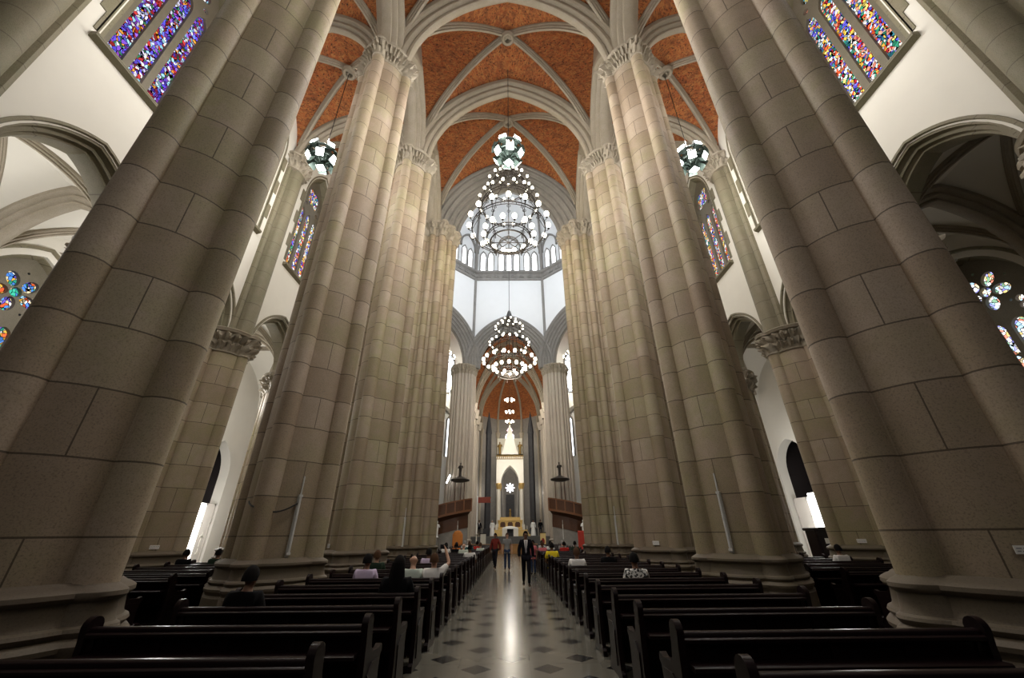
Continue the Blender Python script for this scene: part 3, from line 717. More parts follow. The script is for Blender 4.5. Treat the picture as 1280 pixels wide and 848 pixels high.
ap = [(-5, 58.6), (-4.6, 61.5), (-2.0, 64.0), (2.0, 64.0), (4.6, 61.5), (5, 58.6)]
for (xa, ya), (xb, yb) in zip(ap[:-1], ap[1:]):
    if abs(xa + xb) > .01: b.add([(xa, ya, 0), (xb, yb, 0), (xb, yb, 24), (xa, ya, 24)], [(0, 1, 2, 3)])
    for j in range(8):
        def zz(t): return 18.8 + Fpt(1 - t, 4.9, 6.7)
        t0, t1 = j / 8, (j + 1) / 8
        vb.add([(xa * (1 - t0), ya + (58.6 - ya) * t0, zz(t0)), (xb * (1 - t0), yb + (58.6 - yb) * t0, zz(t0)), (xb * (1 - t1), yb + (58.6 - yb) * t1, zz(t1)), (xa * (1 - t1), ya + (58.6 - ya) * t1, zz(t1))], [(0, 1, 2, 3)])
for xa, ya in ap[1:-1]:
    rb.tube([(xa * (1 - t), ya + (58.6 - ya) * t, 18.65 + Fpt(1 - t, 4.9, 6.7)) for t in [j / 10 for j in range(11)]], 0.17, 8)
    rb.tube([(xa * .97, ya - .1, 0), (xa * .97, ya - .1, 18.7)], 0.22, 10); rb.lathe([(.25, 15.5), (.3, 15.8), (.45, 16.5), (.3, 16.6)], (xa * .97, ya - .1), 14)
struct(b.build('wall_apse', 'grey_stone')); struct(vb.build('ceiling_apse', 'vault_brick')); struct(rb.build('trim_apse_ribs', 'rib_stone', None, True, 40))
struct(curve_plate('wall_apse_east', rect(-2.1, 0, 2.1, 20.5), [archhole(-.42, 12.4, .28, 16.0, .5, 5), archhole(.42, 12.4, .28, 16.0, .5, 5), foil(0, 17.0, .5, 6, 48), circ(0, 8.1, .15, 10)] + [[(.47 * math.cos(a) + .26 * math.cos(t) * math.cos(a) - .12 * math.sin(t) * math.sin(a), 8.1 + .47 * math.sin(a) + .26 * math.cos(t) * math.sin(a) + .12 * math.sin(t) * math.cos(a)) for t in [2 * PI * j / 12 for j in range(12)]] for a in [2 * PI * k / 8 for k in range(8)]], 0.4, 'grey_stone', (0, 64.0, 0), (1, 0, 0), (0, 1, 0)))
emis('apse_pane', (0.95, 0.93, 1.0), 5.0); emis('rose_pane', (1.0, 0.72, 0.80), 2.5)
wp = MB(); wp.box((-.9, 64.42, 12.3), (.9, 64.46, 16.45)); wr_ = wp.build('window_70', 'apse_pane'); struct(wr_)
wp = MB(); wp.box((-.6, 64.42, 16.5), (.6, 64.46, 17.6)); wp.build('rose_glass', 'rose_pane', wr_)
wp = MB(); wp.box((-.9, 64.42, 7.2), (.9, 64.46, 9.0)); struct(wp.build('window_71', 'apse_pane'))
# presbytery floor and dark steps
b = MB(); b.box((-5.3, 50.6, 1.2), (5.3, 64.2, CZ)); struct(b.build('floor_presbytery', 'step_stone'))
b = MB()
for k in range(11): b.box((-4.85, 47.3 + .3 * k, 0 if k == 0 else CZ * k / 11 - 0.02), (4.85, 47.3 + .3 * (k + 1) + (0.1 if k < 10 else 0.05), CZ * (k + 1) / 11))
b.box((-4.85, 50.5, 0), (4.85, 50.7, CZ))
struct(b.build('floor_steps', 'step_stone'))
# ------------------------------------------------------------------ pews
ORD = ['first', 'second', 'third', 'fourth', 'fifth', 'sixth', 'seventh', 'eighth', 'ninth', 'tenth', 'eleventh', 'twelfth', 'thirteenth', 'fourteenth', 'fifteenth', 'sixteenth', 'seventeenth', 'eighteenth', 'nineteenth', 'twentieth']
ORD += ['twenty-' + o for o in ORD[:9]] + ['thirtieth'] + ['thirty-' + o for o in ORD[:9]]
def make_pew(L, label, group):
    t = thing('church_pew', label, 'pew', (0, 0, 0), 0, group); h = L / 2
    b = MB()
    b.rings([[(x, y, z) for y, z in ((0.02, .45), (-.06, .84), (-.03, .845), (.055, .45))] for x in (-h + .03, h - .03)], cap=True)
    n = max(3, int(L / 0.6))
    for i in range(n + 1):
        x = -h + .06 + (L - .12) * i / n; b.rings([[(xx, y, z) for y, z in ((0.00, .47), (-.075, .82), (-.055, .82), (.03, .47))] for xx in (x - .035, x + .035)], cap=True)
    b.build('backrest', 'pew_wood', t, True, 30)
    b = MB(); pr = [(-.10, .815), (-.115, .83), (-.115, .85), (-.10, .86), (-.085, .862), (-.085, .885), (-.07, .90), (-.02, .90), (-.005, .885), (-.005, .83), (-.02, .815)]
    b.rings([[(x, y, z) for y, z in pr] for x in (-h + .02, h - .02)], cap=True); b.build('top_rail', 'pew_wood', t, True, 50)
    b = MB(); pr = [(-.22, .66), (-.235, .67), (-.235, .69), (-.22, .70), (-.02, .70), (-.02, .68), (-.2, .66)]
    b.rings([[(x, y, z) for y, z in pr] for x in (-h + .03, h - .03)], cap=True); b.build('book_ledge', 'pew_wood', t, True, 50)
    b = MB(); pr = [(.02, .43), (.02, .455), (.42, .47), (.44, .46), (.44, .43), (.42, .42)]
    b.rings([[(x, y, z) for y, z in pr] for x in (-h + .03, h - .03)], cap=True); b.box((-h + .03, .36, .08), (h - .03, .39, .42)); b.build('seat', 'pew_wood', t, True, 50)
    b = MB(); b.bevbox((-h + .1, -.50, .14), (h - .1, -.34, .2), .015)
    for i in range(3):
        x = -h + .25 + (L - .5) * i / 2; b.box((x - .02, -.44, 0), (x + .02, -.40, .15)); b.box((x - .02, -.42, .10), (x + .02, 0, .14))
    b.build('kneeler', 'pew_wood', t)
    sil = [(-.14, 0), (-.14, .07), (-.10, .10), (-.07, .35), (-.10, .78)]
    sil += [(-.035 + .085 * math.cos(a), .90 + .085 * math.sin(a)) for a in [PI * 1.1 - PI * 1.15 * k / 9 for k in range(10)]]
    sil += [(.06, .80), (.09, .70), (.15, .655), (.36, .64), (.42, .665), (.45, .645), (.455, .60), (.42, .575), (.40, .45), (.42, .2), (.46, .10), (.50, .07), (.50, 0)]
    for s in (-1, 1):
        b = MB(); xs = (h - .03, h + .03) if s > 0 else (-h - .03, -h + .03)
        b.rings([[(x, y, z) for y, z in sil] for x in (xs if s < 0 else xs)], cap=True)
        xo = s * (h + .03)
        ins = [(.04, .12), (.02, .5), (.12, .58), (.34, .57), (.34, .14)]
        b.rings([[(xo + s * d, y, z) for y, z in ins] for d in (0, .012)], cap=True)
        b.build('end_panel', 'pew_wood', t, True, 40)
    return t
PX = 2.66; p0 = None
for sx, side, y0 in ((-1, 'left', 3.45), (1, 'right', 3.02)):
    for k in range(31):
        lb = 'dark brown pew %s of the centre aisle, %s row counted from the camera' % (side, ORD[k])
        if p0 is None: p0 = make_pew(2.6, lb, 'dark pews of the nave'); p0.location = (sx * PX, y0, 0)
        else:
            near = 19.2 < y0 + 1.112 * k < 23.4
            dup(p0, (sx * (2.33 if near else PX + (.06 if sx > 0 else 0)), y0 + 1.112 * k, 0), 0, lb, None, (.76, 1, 1) if near else None)
p1_ = None
for sx, side in ((-1, 'left'), (1, 'right')):
    for k in range(11):
        lb = 'dark pew in the %s aisle outside the nave pillars, %s row back to front' % (side, ORD[k])
        if p1_ is None: p1_ = make_pew(3.6, lb, 'dark pews of the side aisles'); p1_.location = (sx * 8.75, 7.2, 0)
        else: dup(p1_, (sx * 8.75, 7.2 + 1.112 * k, 0), 0, lb)

# ------------------------------------------------------------------ hanging floodlight clusters
def make_lamp(label, zc, ztop):
    t = thing('floodlight_cluster', label, 'lamp', (0, 0, 0), 0, 'hanging floodlight clusters')
    b = MB(); b.ball((0, 0, 0), (.46, .46, .42), 12, 8); b.torus((0, 0, .1), .66, .05, 24); b.torus((0, 0, -.26), .56, .045, 24); b.torus((0, 0, .36), .42, .04, 24)
    for k in range(8):
        a = 2 * PI * k / 8; b.tube([(.42 * math.cos(a), .42 * math.sin(a), .36), (.68 * math.cos(a), .68 * math.sin(a), .1), (.56 * math.cos(a), .56 * math.sin(a), -.26), (.1 * math.cos(a), .1 * math.sin(a), -.55)], .028, 6)
    b.build('body', 'green_iron', t, True, 40)
    b = MB(); b.tube([(0, 0, .45), (0, 0, .75)], .06, 8); b.tube([(0, 0, .7), (0, 0, ztop - zc)], .018, 6); b.build('cable', 'iron', t)
    dirs = [(2 * PI * k / 6 + .28, math.radians(14)) for k in range(6)] + [(2 * PI * k / 6 + .28 + PI / 6, math.radians(-34)) for k in range(6)] + [(0, math.radians(-88))]
    for az_, el in dirs:
        d = Vector((math.cos(az_) * math.cos(el), math.sin(az_) * math.cos(el), math.sin(el))); u = Vector((-math.sin(az_), math.cos(az_), 0)); w = d.cross(u)
        def quad(dist, s): return [tuple(d * dist + u * (a * s) + w * (c * s)) for a, c in ((-1, -1), (1, -1), (1, 1), (-1, 1))]
        b = MB(); b.rings([quad(.45, .09), quad(.58, .15), quad(.76, .19), quad(.78, .19), quad(.78, .165), quad(.75, .165)], cap=True); hsg = b.build('housing', 'green_iron', t)
        b = MB(); b.add(quad(.765, .165), [(0, 1, 2, 3)]); b.build('lens', 'lamp_panel', hsg)
    return t
LZ = 18.2
l0 = make_lamp('floodlight cluster hanging in the left aisle beside the stained glass window', LZ, 25.0); l0.location = (-8.85, 12.75, 17.9)
dup(l0, (8.85, 12.9, 17.9), .35, 'floodlight cluster hanging in the right aisle beside the stained glass window')
dup(l0, (0, 12.75, 18.25), .9, 'floodlight cluster on the nave axis just above the large chandelier')

# ------------------------------------------------------------------ wrought-iron chandeliers
def make_chandelier(label, ztop):
    t = thing('chandelier', label, 'chandelier', (0, 0, 0), 0, 'tiered iron chandeliers')
    tiers = [(-.6, .55, 8, .075), (-1.35, 1.15, 14, .085), (-3.1, 1.70, 18, .09), (-5.0, 2.25, 16, .15), (-5.7, 1.33, 14, .15)]
    for z, r, n, br in tiers:
        b = MB(); b.torus((0, 0, z), r, .035, 40); b.torus((0, 0, z - .16), r * .99, .025, 40)
        for k in range(n): 
            a = 2 * PI * (k + .5) / n; b.tube([(r * math.cos(a), r * math.sin(a), z), (r * .99 * math.cos(a), r * .99 * math.sin(a), z - .16)], .02, 5)
            a = 2 * PI * k / n; ca, sa = math.cos(a), math.sin(a)
            b.tube([(r * ca, r * sa, z - .12), ((r + .14) * ca, (r + .14) * sa, z - .1), ((r + .2) * ca, (r + .2) * sa, z + .02)], .02, 5)
            b.lathe([(.015, z), (.07, z + .04), (.075, z + .06), (.03, z + .07), (.03, z + .2)], ((r + .2) * ca, (r + .2) * sa), 8)
        b.build('tier_ring', 'iron', t)
        for k in range(n):
            a = 2 * PI * k / n; q = MB(); q.ball(((r + .2) * math.cos(a), (r + .2) * math.sin(a), z + .2 + br), (br, br, br * 1.25), 8, 6); q.build('bulb', 'bulb_glow', t, True)
    b = MB(); b.torus((0, 0, -6.05), 1.1, .05, 40); b.torus((0, 0, -6.05), .55, .03, 30)
    for k in range(8):
        a = 2 * PI * k / 8; b.tube([(0, 0, -6.05), (1.1 * math.cos(a), 1.1 * math.sin(a), -6.05)], .025, 5)
        b.lathe([(.0, -6.45), (.04, -6.35), (.03, -6.05)], (1.1 * math.cos(a), 1.1 * math.sin(a)), 6)
    b.build('base_ring', 'iron', t)
    b = MB()
    for k in range(8):
        a = 2 * PI * k / 8; ca, sa = math.cos(a), math.sin(a)
        for (z0, r0), (z1, r1) in (((0.0, .3), (-.6, .55)), ((-.6, .55), (-1.35, 1.15)), ((-1.35, 1.15), (-3.1, 1.7)), ((-3.1, 1.7), (-5.0, 2.25)), ((-3.1, 1.6), (-5.7, 1.33)), ((-5.7, 1.33), (-6.05, 1.1))):
            m = ((r0 + r1) / 2 - .14, (z0 + z1) / 2); b.tube([(r0 * ca, r0 * sa, z0), (m[0] * ca, m[0] * sa, m[1]), (r1 * ca, r1 * sa, z1)], .022, 5)
            b.torus((m[0] * ca, m[0] * sa, m[1]), .10, .018, 10, 4)
    b.build('scroll_rod', 'iron', t, True, 60)
    b = MB(); b.tube([(0, 0, -6), (0, 0, ztop)], .028, 6); b.lathe([(.05, .9), (.16, .7), (.34, .05), (.36, 0), (.30, -.05), (.05, -.1)], (0, 0), 12); b.build('stem', 'iron', t, True, 40)
    return t
c0 = make_chandelier('large tiered iron chandelier lit with bulbs below the nave floodlight cluster', 5.8); c0.location = (0, 18.3, 23.4)
dup(c0, (0, 33.65, 20.9), .2, 'tiered chandelier hanging in the crossing, framed by the choir arch')
for ch in [o for o in bpy.data.objects if o.parent and o.parent.name == 'chandelier.001' and o.name.startswith('stem')]:
    me = ch.data.copy(); ch.data = me
    for v in me.vertices:
        if v.co.z > 3: v.co.z = 37.0
for sx, side in ((-1, 'left'), (1, 'right')): dup(c0, (sx * 8.9, 49.3, 24.8), .1, 'chandelier glowing in the %s transept beside the pale pillar' % side)
# small ring lights under the choir vault
def make_ring(label):
    t = thing('ring_light', label, 'lamp', (0, 0, 0), 0, 'ring lights along the choir vault'); b = MB(); b.torus((0, 0, 0), .55, .05, 24); b.tube([(0, 0, 0), (0, 0, 6.0)], .02, 5)
    for k in range(4): b.tube([(0, 0, 0), (.55 * math.cos(k * PI / 2), .55 * math.sin(k * PI / 2), 0)], .02, 5)
    b.build('frame', 'iron', t)
    for k in range(6):
        q = MB(); a = PI * k / 3; q.ball((.55 * math.cos(a), .55 * math.sin(a), -.12), .13, 8, 6); q.build('bulb', 'bulb_glow', t, True)
    return t
r0 = make_ring('ring of bulbs nearest the crossing under the choir vault'); r0.location = (0, 48.4, 17.3)
dup(r0, (0, 53.2, 17.1), .4, 'middle ring of bulbs under the choir vault'); dup(r0, (0, 57.2, 16.8), .2, 'farthest ring of bulbs, just above the altar canopy spire')

# ------------------------------------------------------------------ tube lamps, cable trunking, notices on the pillars
def make_tube(label):
    t = thing('tube_light', label, 'light fitting', (0, 0, 0), 0, 'white tube fittings on the pillars')
    b = MB(); b.box((-.035, -.02, -.9), (.035, .02, .35)); b.build('mount', 'tube_white', t)
    b = MB(); b.tube([(0, -.06, -.85), (0, -.06, .35)], .03, 10); b.tube([(0, -.05, .35), (0, -.05, .75)], .018, 8); b.build('tube', 'tube_white', t, True, 40)
    b = MB()
    for z in (-.86, .3): b.box((-.04, -.09, z), (.04, .0, z + .05))
    b.build('clip', 'tube_white', t); return t
a_ = math.radians(-45)
def on_drum(cx, cy, ang, r): return (cx + r * math.cos(ang), cy + r * math.sin(ang)), ang + PI / 2
tb = make_tube('white tube light on the left nave pillar that has a drooping cable')
(px_, py_), rz_ = on_drum(-NX, NY[1], math.radians(-45), .85); tb.location = (px_, py_, 2.15); tb.rotation_euler = (0, 0, rz_)
(px_, py_), rz_ = on_drum(NX, NY[1], math.radians(-135), .85); dup(tb, (px_, py_, 2.15), rz_, 'white tube light on the second right nave pillar')
dup(tb, (-4.90, 20.03, 2.05), 0, 'white tube light on the left clustered crossing pillar'); dup(tb, (4.90, 20.03, 2.05), 0, 'white tube light on the right clustered crossing pillar')
for sx, side in ((-1, 'left'), (1, 'right')):
    dup(tb, (sx * 5.0, 41.1, 2.1), 0, 'white tube light below the %s curved wooden pulpit' % side)
b = MB(); ctr = []
for k in range(13):
    f = k / 12; an = math.radians(-45 - 62 * f); rr = .87 if f < .5 else .87 + .25 * max(0, 1 - abs(f - .85) / .3)
    ctr.append((-NX + rr * math.cos(an), NY[1] + rr * math.sin(an) - .03, 2.32 - .22 * math.sin(f * PI) * (1 - .2 * f) + .02 * f))
b.tube(ctr, .018, 6); tag(b.build('cable', 'cable_black', None, True), 'black cable drooping across the second left nave pillar', 'cable')
tr = None
for sx, side in ((-1, 'left'), (1, 'right')):
    b = MB(); x, y = sx * (NX - .60), NY[1] + .98
    b.box((x - .035, y - .03, 1.4), (x + .035, y + .03, 8.6)); b.box((x - .05, y - .05, 4.1), (x + .05, y + .05, 4.3))
    tag(b.build('cable_trunking', 'tube_white'), 'white cable trunking up the far side of the second %s nave pillar' % side, 'trunking')
def notice(label, x, y, z, w, h, rz):
    t = thing('paper_notice', label, 'notice', (x, y, z), rz, 'paper notices on the pillars'); b = MB(); b.box((-w / 2, -.008, -h / 2), (w / 2, .004, h / 2)); b.build('sheet', 'paper', t)
    b = MB(); rnd = random.Random(int(x * 10))
    for r_ in range(2):
        xx = -w * .45
        while xx < w * .42:
            l = rnd.uniform(.03, .07) * w / .4; b.box((xx, -.010, h * (.12 - .34 * r_)), (min(xx + l, w * .46), -.008, h * (.22 - .34 * r_))); xx += l + .012
    b.build('writing', 'ink', t)
for sx, side in ((-1, 'left'), (1, 'right')):
    (x, y), rz = on_drum(sx * NX, NY[2], math.radians(-90 - sx * -48) if sx < 0 else math.radians(-132), .845); notice('small paper notice on the third %s nave pillar' % side, x, y, 1.36, .22, .12, rz)
    (x, y), rz = on_drum(sx * (WX + .35), WY[2], math.radians(-50 if sx < 0 else -130), .90); notice('small paper notice on the %s arcade pillar near the white door' % side, x, y, 1.36, .26, .12, rz)
(x, y), rz = on_drum(NX, NY[0], math.radians(-118), .85); notice('white two-line paper notice on the nearest right nave pillar', x, y, 1.48, .30, .075, rz)
tg = thing('tube_lamp', 'tilted glowing tube lamp on the pale pillar above the left pulpit', 'lamp', (-6.6, 43.95, 7.0)); b = MB(); b.tube([(-.18, 0, -.42), (.18, 0, .42)], .075, 10); b.build('tube', 'tube_glow', tg, True, 40)
b = MB(); b.tube([(-.2, .08, -.46), (.2, .08, .46)], .05, 8); b.build('holder', 'iron', tg)

# ------------------------------------------------------------------ doors in the outer walls
def make_door(n, sx, ya, yb, h, label):
    X = sx * (CX_ + .05); root = MB(); t = .05
    root.box((X - t, ya, 0.02), (X + t, yb, h)); o = root.build('door_%d' % n, 'door_white'); struct(o, label)
    inn = X - sx * (t + .015); x0, x1 = sorted((X - sx * t, inn))
    b = MB()
    for (a, c, z0, z1) in ((ya, yb, h - .1, h), (ya, yb, h * .68, h * .68 + .08), (ya, yb, .02, .2), (ya, ya + .12, 0.02, h), (yb - .12, yb, .02, h)): b.box((x0, a, z0), (x1, c, z1))
    b.build('frame', 'door_white', o); m = (ya + yb) / 2; e = X - sx * (t + .02); x0, x1 = sorted((X - sx * t, e))
    b = MB(); b.box((x0, m - .05, h * .34), (x1, m + .05, h * .56)); b.box((x0, m - .2, h * .47), (x1, m + .2, h * .50)); b.box((x0, m - .12, h * .22), (x1, m + .12, h * .25)); b.box((x0, m - .03, h * .25), (x1, m + .03, h * .31)); b.build('cross', 'white_marble', o)
    return o
make_door(1, -1, 25.1, 25.9, 3.45, 'white panelled door leaf with a cross, left outer wall')
make_door(2, 1, 25.35, 26.6, 3.55, 'white panelled door leaf, right outer wall')
b = MB(); b.box((-18.16, 23.9, .2), (-18.1, 25.1, 3.45)); struct(b.build('door_3', 'doorway_light'), 'bright daylight gap beside the left white door')
b = MB(); b.box((18.1, 24.4, 1.9), (18.16, 25.35, 3.75)); struct(b.build('door_4', 'doorway_light'), 'bright daylight gap beside the right white door')
t = thing('confessional', 'dark wooden cabinet with a small notice before the right white door', 'cabinet', (16.4, 22.9, 0)); b = MB(); b.bevbox((-.55, -.4, 0), (.55, .4, 1.75), .03); b.bevbox((-.62, -.47, 1.7), (.62, .47, 1.84), .03); b.build('body', 'pew_wood', t); b = MB(); b.box((-.45, -.425, .15), (-.03, -.40, 1.55)); b.box((.03, -.425, .15), (.45, -.40, 1.55)); b.build('door', 'pew_wood', t); b = MB(); b.box((-.2, -.44, 1.1), (.1, -.425, 1.35)); b.build('notice', 'paper', t)

# ------------------------------------------------------------------ curved wooden pulpits round the pale pillars
def make_pulpit(sx, label):
    t = thing('pulpit', label, 'pulpit', (sx * 5.9, 44.7, 0), 0, 'curved wooden pulpits'); R = 3.0
    def pt(f, r, z):
        a = math.radians(-48 - 132 * f); return (-sx * r * math.cos(a) * 1.0, r * math.sin(a), z)
    def dz(f): return -1.5 * f ** 1.2
    N = 30
    def band(name, r0, r1, z0, z1, mat, drop=1.0):
        b = MB(); b.rings([[pt(k / N, r0, z0 + drop * dz(k / N)), pt(k / N, r1, z0 + drop * dz(k / N)), pt(k / N, r1, z1 + drop * dz(k / N)), pt(k / N, r0, z1 + drop * dz(k / N))] for k in range(N + 1)], cap=True); return b.build(name, mat, t, True, 30)
    band('floor_band', 1.7, R + .1, 3.75, 3.95, 'rail_wood'); band('parapet', R - .06, R, 3.95, 4.85, 'pulpit_wood'); band('top_rail', R - .1, R + .08, 4.85, 4.97, 'rail_wood')
    for k in range(9):
        b = MB(); f = k / 8; p = pt(f, R + .02, 0); b.box((p[0] - .06, p[1] - .06, 3.9 + dz(f)), (p[0] + .06, p[1] + .06, 4.9 + dz(f))); b.build('post', 'rail_wood', t)
    b = MB(); b.rings([[pt(k / N, r, z + dr * dz(k / N)) for r, z, dr in ((R - .1, 3.75, 1), (R - .5, 3.45, 1), (2.55, 2.3, .9), (2.45, 2.3, .9), (2.3, 3.7, 1))] for k in range(N + 1)], cap=True); b.build('underside', 'pulpit_wood', t, True, 30)
    b = MB(); b.rings([[pt(k / N, 2.35, 0), pt(k / N, 2.55, 0), pt(k / N, 2.5, 2.35 + .9 * dz(k / N)), pt(k / N, 2.3, 2.35 + .9 * dz(k / N))] for k in range(N + 1)], cap=True); b.build('stone_base', 'grey_stone', t, True, 30)
    c = pt(.18, 2.35, 0); b = MB(); b.lathe([(0.02, 6.45), (.5, 6.5), (.95, 6.62), (1.0, 6.72), (.92, 6.78), (.5, 6.95), (.2, 7.05), (.02, 7.07)], (c[0], c[1]), 24); b.build('canopy', 'iron', t, True, 40)
    for q in (-.5, .1, .45):
        b = MB(); b.tube([(c[0] + q, c[1] + .25, 3.9), (c[0] + q, c[1] + .25, 6.55)], .045, 8); b.build('canopy_post', 'pulpit_wood', t)
    return Vector((sx * 5.9 + c[0], 44.7 + c[1], 7.06))
def statue(label, loc, s, mat='bronze', arms=True):
    t = thing('statue', label, 'statue', loc); b = MB()
    b.lathe([(.22 * s, 0), (.2 * s, .06 * s), (.17 * s, .08 * s), (.16 * s, .5 * s), (.2 * s, .95 * s), (.24 * s, 1.2 * s), (.2 * s, 1.32 * s), (.07 * s, 1.38 * s), (.06 * s, 1.44 * s)], (0, 0), 14)
    b.ball((0, 0, 1.56 * s), (.10 * s, .11 * s, .13 * s), 10, 8)
    if arms:
        b.tube([(.2 * s, 0, 1.25 * s), (.32 * s, -.1 * s, 1.05 * s), (.26 * s, -.2 * s, 1.3 * s)], [.07 * s, .055 * s, .04 * s], 8); b.tube([(-.2 * s, 0, 1.25 * s), (-.3 * s, -.08 * s, 1.0 * s), (-.1 * s, -.22 * s, 1.05 * s)], [.07 * s, .055 * s, .04 * s], 8)
    b.build('figure', mat, t, True, 50); return t
for sx, side in ((-1, 'left'), (1, 'right')):
    c = make_pulpit(sx, 'curved wooden pulpit with a descending balustrade round the %s pale pillar' % side); statue('dark bronze statue standing on the %s pulpit canopy' % side, c, .82, 'iron')

# ------------------------------------------------------------------ altar canopy, altar, sanctuary furniture
B = thing('altar_canopy', 'tall white marble altar canopy with a pointed arch and spire', 'canopy', (0, 56.0, CZ))
z = CZ
for sx in (-1, 1):
    for y in (0, 2.6):
        b = MB(); x = sx * 1.56; b.box((x - .34, y - .34, 0), (x + .34, y + .34, 1.3)); b.lathe([(.3, 1.3), (.31, 1.4), (.25, 1.46), (.25, 5.6), (.28, 5.65)], (x, y), 18); b.build('column', 'white_marble', B, True, 35)
        b = MB(); b.lathe([(.25, 5.6), (.27, 5.75), (.36, 6.1), (.40, 6.25), (.40, 6.42), (.25, 6.42)], (x, y), 14); b.build('gold_capital', 'gold', B, True, 35)
def gab(yy):
    out = [(-1.86, 6.4 + CZ)] + [(p[0], 6.4 + CZ + p[1]) for p, _ in arc_pts(1.28, 2.45, 12)] + [(1.86, 6.4 + CZ), (1.86, 10.2 + CZ), (-1.86, 10.2 + CZ)]
    return curve_plate('arch_front', [(a, c - CZ) for a, c in out], [], .3, 'white_marble', (0, yy, 0), (1, 0, 0), (0, 1, 0), B)
gab(-.2); gab(2.5)
b = MB()
for sx in (-1, 1): b.box((min(sx * 1.55, sx * 1.86), .1, 8.6), (max(sx * 1.55, sx * 1.86), 2.6, 10.2))
b.box((-1.86, -.2, 9.9), (1.86, 2.8, 10.2)); b.build('side_wall', 'white_marble', B)
b = MB(); sweep(b, arc_pts(1.22, 2.35, 12), [(-.04, .1), (-.04, 0), (.06, 0), (.06, .1)], (0, -.2, 6.4), (1, 0, 0), (0, 1, 0)); b.build('arch_moulding', 'white_marble', B, True, 30)
b = MB(); b.box((-1.9, -.28, 9.55), (1.9, -.2, 9.62)); b.box((-1.9, -.28, 9.95), (1.9, -.2, 10.05))
for k in range(13): x = -1.7 + 3.4 * k / 12; b.box((x - .06, -.26, 9.66), (x + .06, -.2, 9.92))
b.build('frieze', 'bronze', B)
b = MB(); b.box((-1.8, 1.6, 10.2), (1.8, 1.9, 12.8)); b.build('parapet', 'grey_stone' if False else 'banner_cream', B)
b = MB(); b.rings([[(-1.2, -.15, 10.2), (1.2, -.15, 10.2), (1.2, 1.5, 10.2), (-1.2, 1.5, 10.2)], [(-.95, .0, 10.9), (.95, .0, 10.9), (.95, 1.4, 10.9), (-.95, 1.4, 10.9)], [(-.05, .65, 14.6), (.05, .65, 14.6), (.05, .75, 14.6), (-.05, .75, 14.6)]], cap=True); b.build('spire', 'white_marble', B)
b = MB(); b.box((-.02, .68, 14.6), (.02, .72, 15.1)); b.box((-.14, .68, 14.85), (.14, .72, 14.9)); b.build('spire_cross', 'gold', B)
for sx, side in ((-1, 'left'), (1, 'right')):
    statue('gilded angel statue beside the %s slope of the altar spire' % side, (sx * 1.42, 55.95, CZ + 10.2), 1.05)
    b = MB(); b.lathe([(.3, CZ), (.3, CZ + .3), (.22, CZ + .4), (.22, CZ + 8), (.3, CZ + 8.4)], (sx * .95, 60.5), 14); tag(b.build('stone_column', 'grey_stone', None, True, 35), 'grey stone column behind the altar canopy opening, %s' % side, 'column')
    t = thing('marble_pillar', 'tall dark marble pillar with a pointed top, %s of the altar canopy' % side, 'pillar', (sx * 3.05, 57.0, CZ)); t['kind'] = 'thing'
    b = MB(); b.box((-.5, -.5, 0), (.5, .5, .9)); b.build('base', 'dark_marble', t); b = MB(); b.rings([[(x * .40, y * .40, zz) for x, y in ((-1, -.4), (-.4, -1), (.4, -1), (1, -.4), (1, .4), (.4, 1), (-.4, 1), (-1, .4))] for zz in (.9, 13.4)], cap=True); b.build('shaft', 'dark_marble', t)
    b = MB(); b.rings([[(x * s, y * s, zz) for x, y in ((-1, -.4), (-.4, -1), (.4, -1), (1, -.4), (1, .4), (.4, 1), (-.4, 1), (-1, .4))] for s, zz in ((.46, 13.4), (.44, 13.6), (.3, 14.8), (.03, 16.6))], cap=True); b.build('pointed_top', 'dark_marble', t)
b = MB(); b.box((-1.86, 55.6, CZ + .0), (1.86, 58.9, CZ + .02)); b.box((-.62, 62.6, CZ), (.62, 62.7, 7.0))
struct(b.build('floor_altar', 'dark_marble'))
G = thing('altar_screen', 'gilded altar screen with three dark niches under the canopy', 'altar', (0, 55.2, CZ))
b = MB(); b.box((-1.55, -.2, .75), (1.55, .5, 1.0)); b.box((-1.55, 0, 1.0), (1.55, .5, 1.75)); b.box((-1.6, -.12, 1.75), (1.6, .55, 1.86)); b.box((-1.3, .0, 1.86), (1.3, .45, 2.2)); b.build('body', 'gold', G)
b = MB()
for x in (-.95, 0, .95): b.rings([[(x + p, yy, 1.05 + q) for p, q in ((-.33, 0), (.33, 0), (.33, .42), (.2, .58), (-.2, .58), (-.33, .42))] for yy in (-.02, .02)], cap=True)
b.build('niche', 'pulpit_wood', G)
b = MB(); b.ball((0, .1, 3.0), (.14, .12, .2), 10, 8); b.lathe([(.2, 2.2), (.12, 2.4), (.16, 2.7), (.1, 2.85)], (0, .1), 10); b.build('tabernacle', 'bronze', G, True)
b = MB()
for k in range(3): b.box((-2.5 + .2 * k, -1.7 + .4 * k, .22 * k), (2.5 - .2 * k, .2, .22 * (k + 1) + (.06 if k == 2 else 0)))
b.build('steps', 'flower_yellow', G)
for x in (-2.1, -1.5, 1.5, 2.1):
    lab = {-2.1: 'farthest left', -1.5: 'inner left', 1.5: 'inner right', 2.1: 'farthest right'}[x]
    t = thing('candlestick', 'brass candlestick before the altar screen, ' + lab, 'candlestick', (x, 54.05 if abs(x) < 2 else 53.85, CZ + (.44 if abs(x) < 2 else .22)))
    b = MB(); b.lathe([(.13, 0), (.12, .03), (.03, .08), (.03, .5), (.07, .54), (.02, .56)], (0, 0), 10); b.build('stand', 'gold', t, True); b = MB(); b.tube([(0, 0, .56), (0, 0, .95)], .03, 8); b.build('candle', 'cloth_white', t)
A = thing('altar_table', 'white marble altar table with a dark central opening', 'altar', (0, 51.4, CZ))
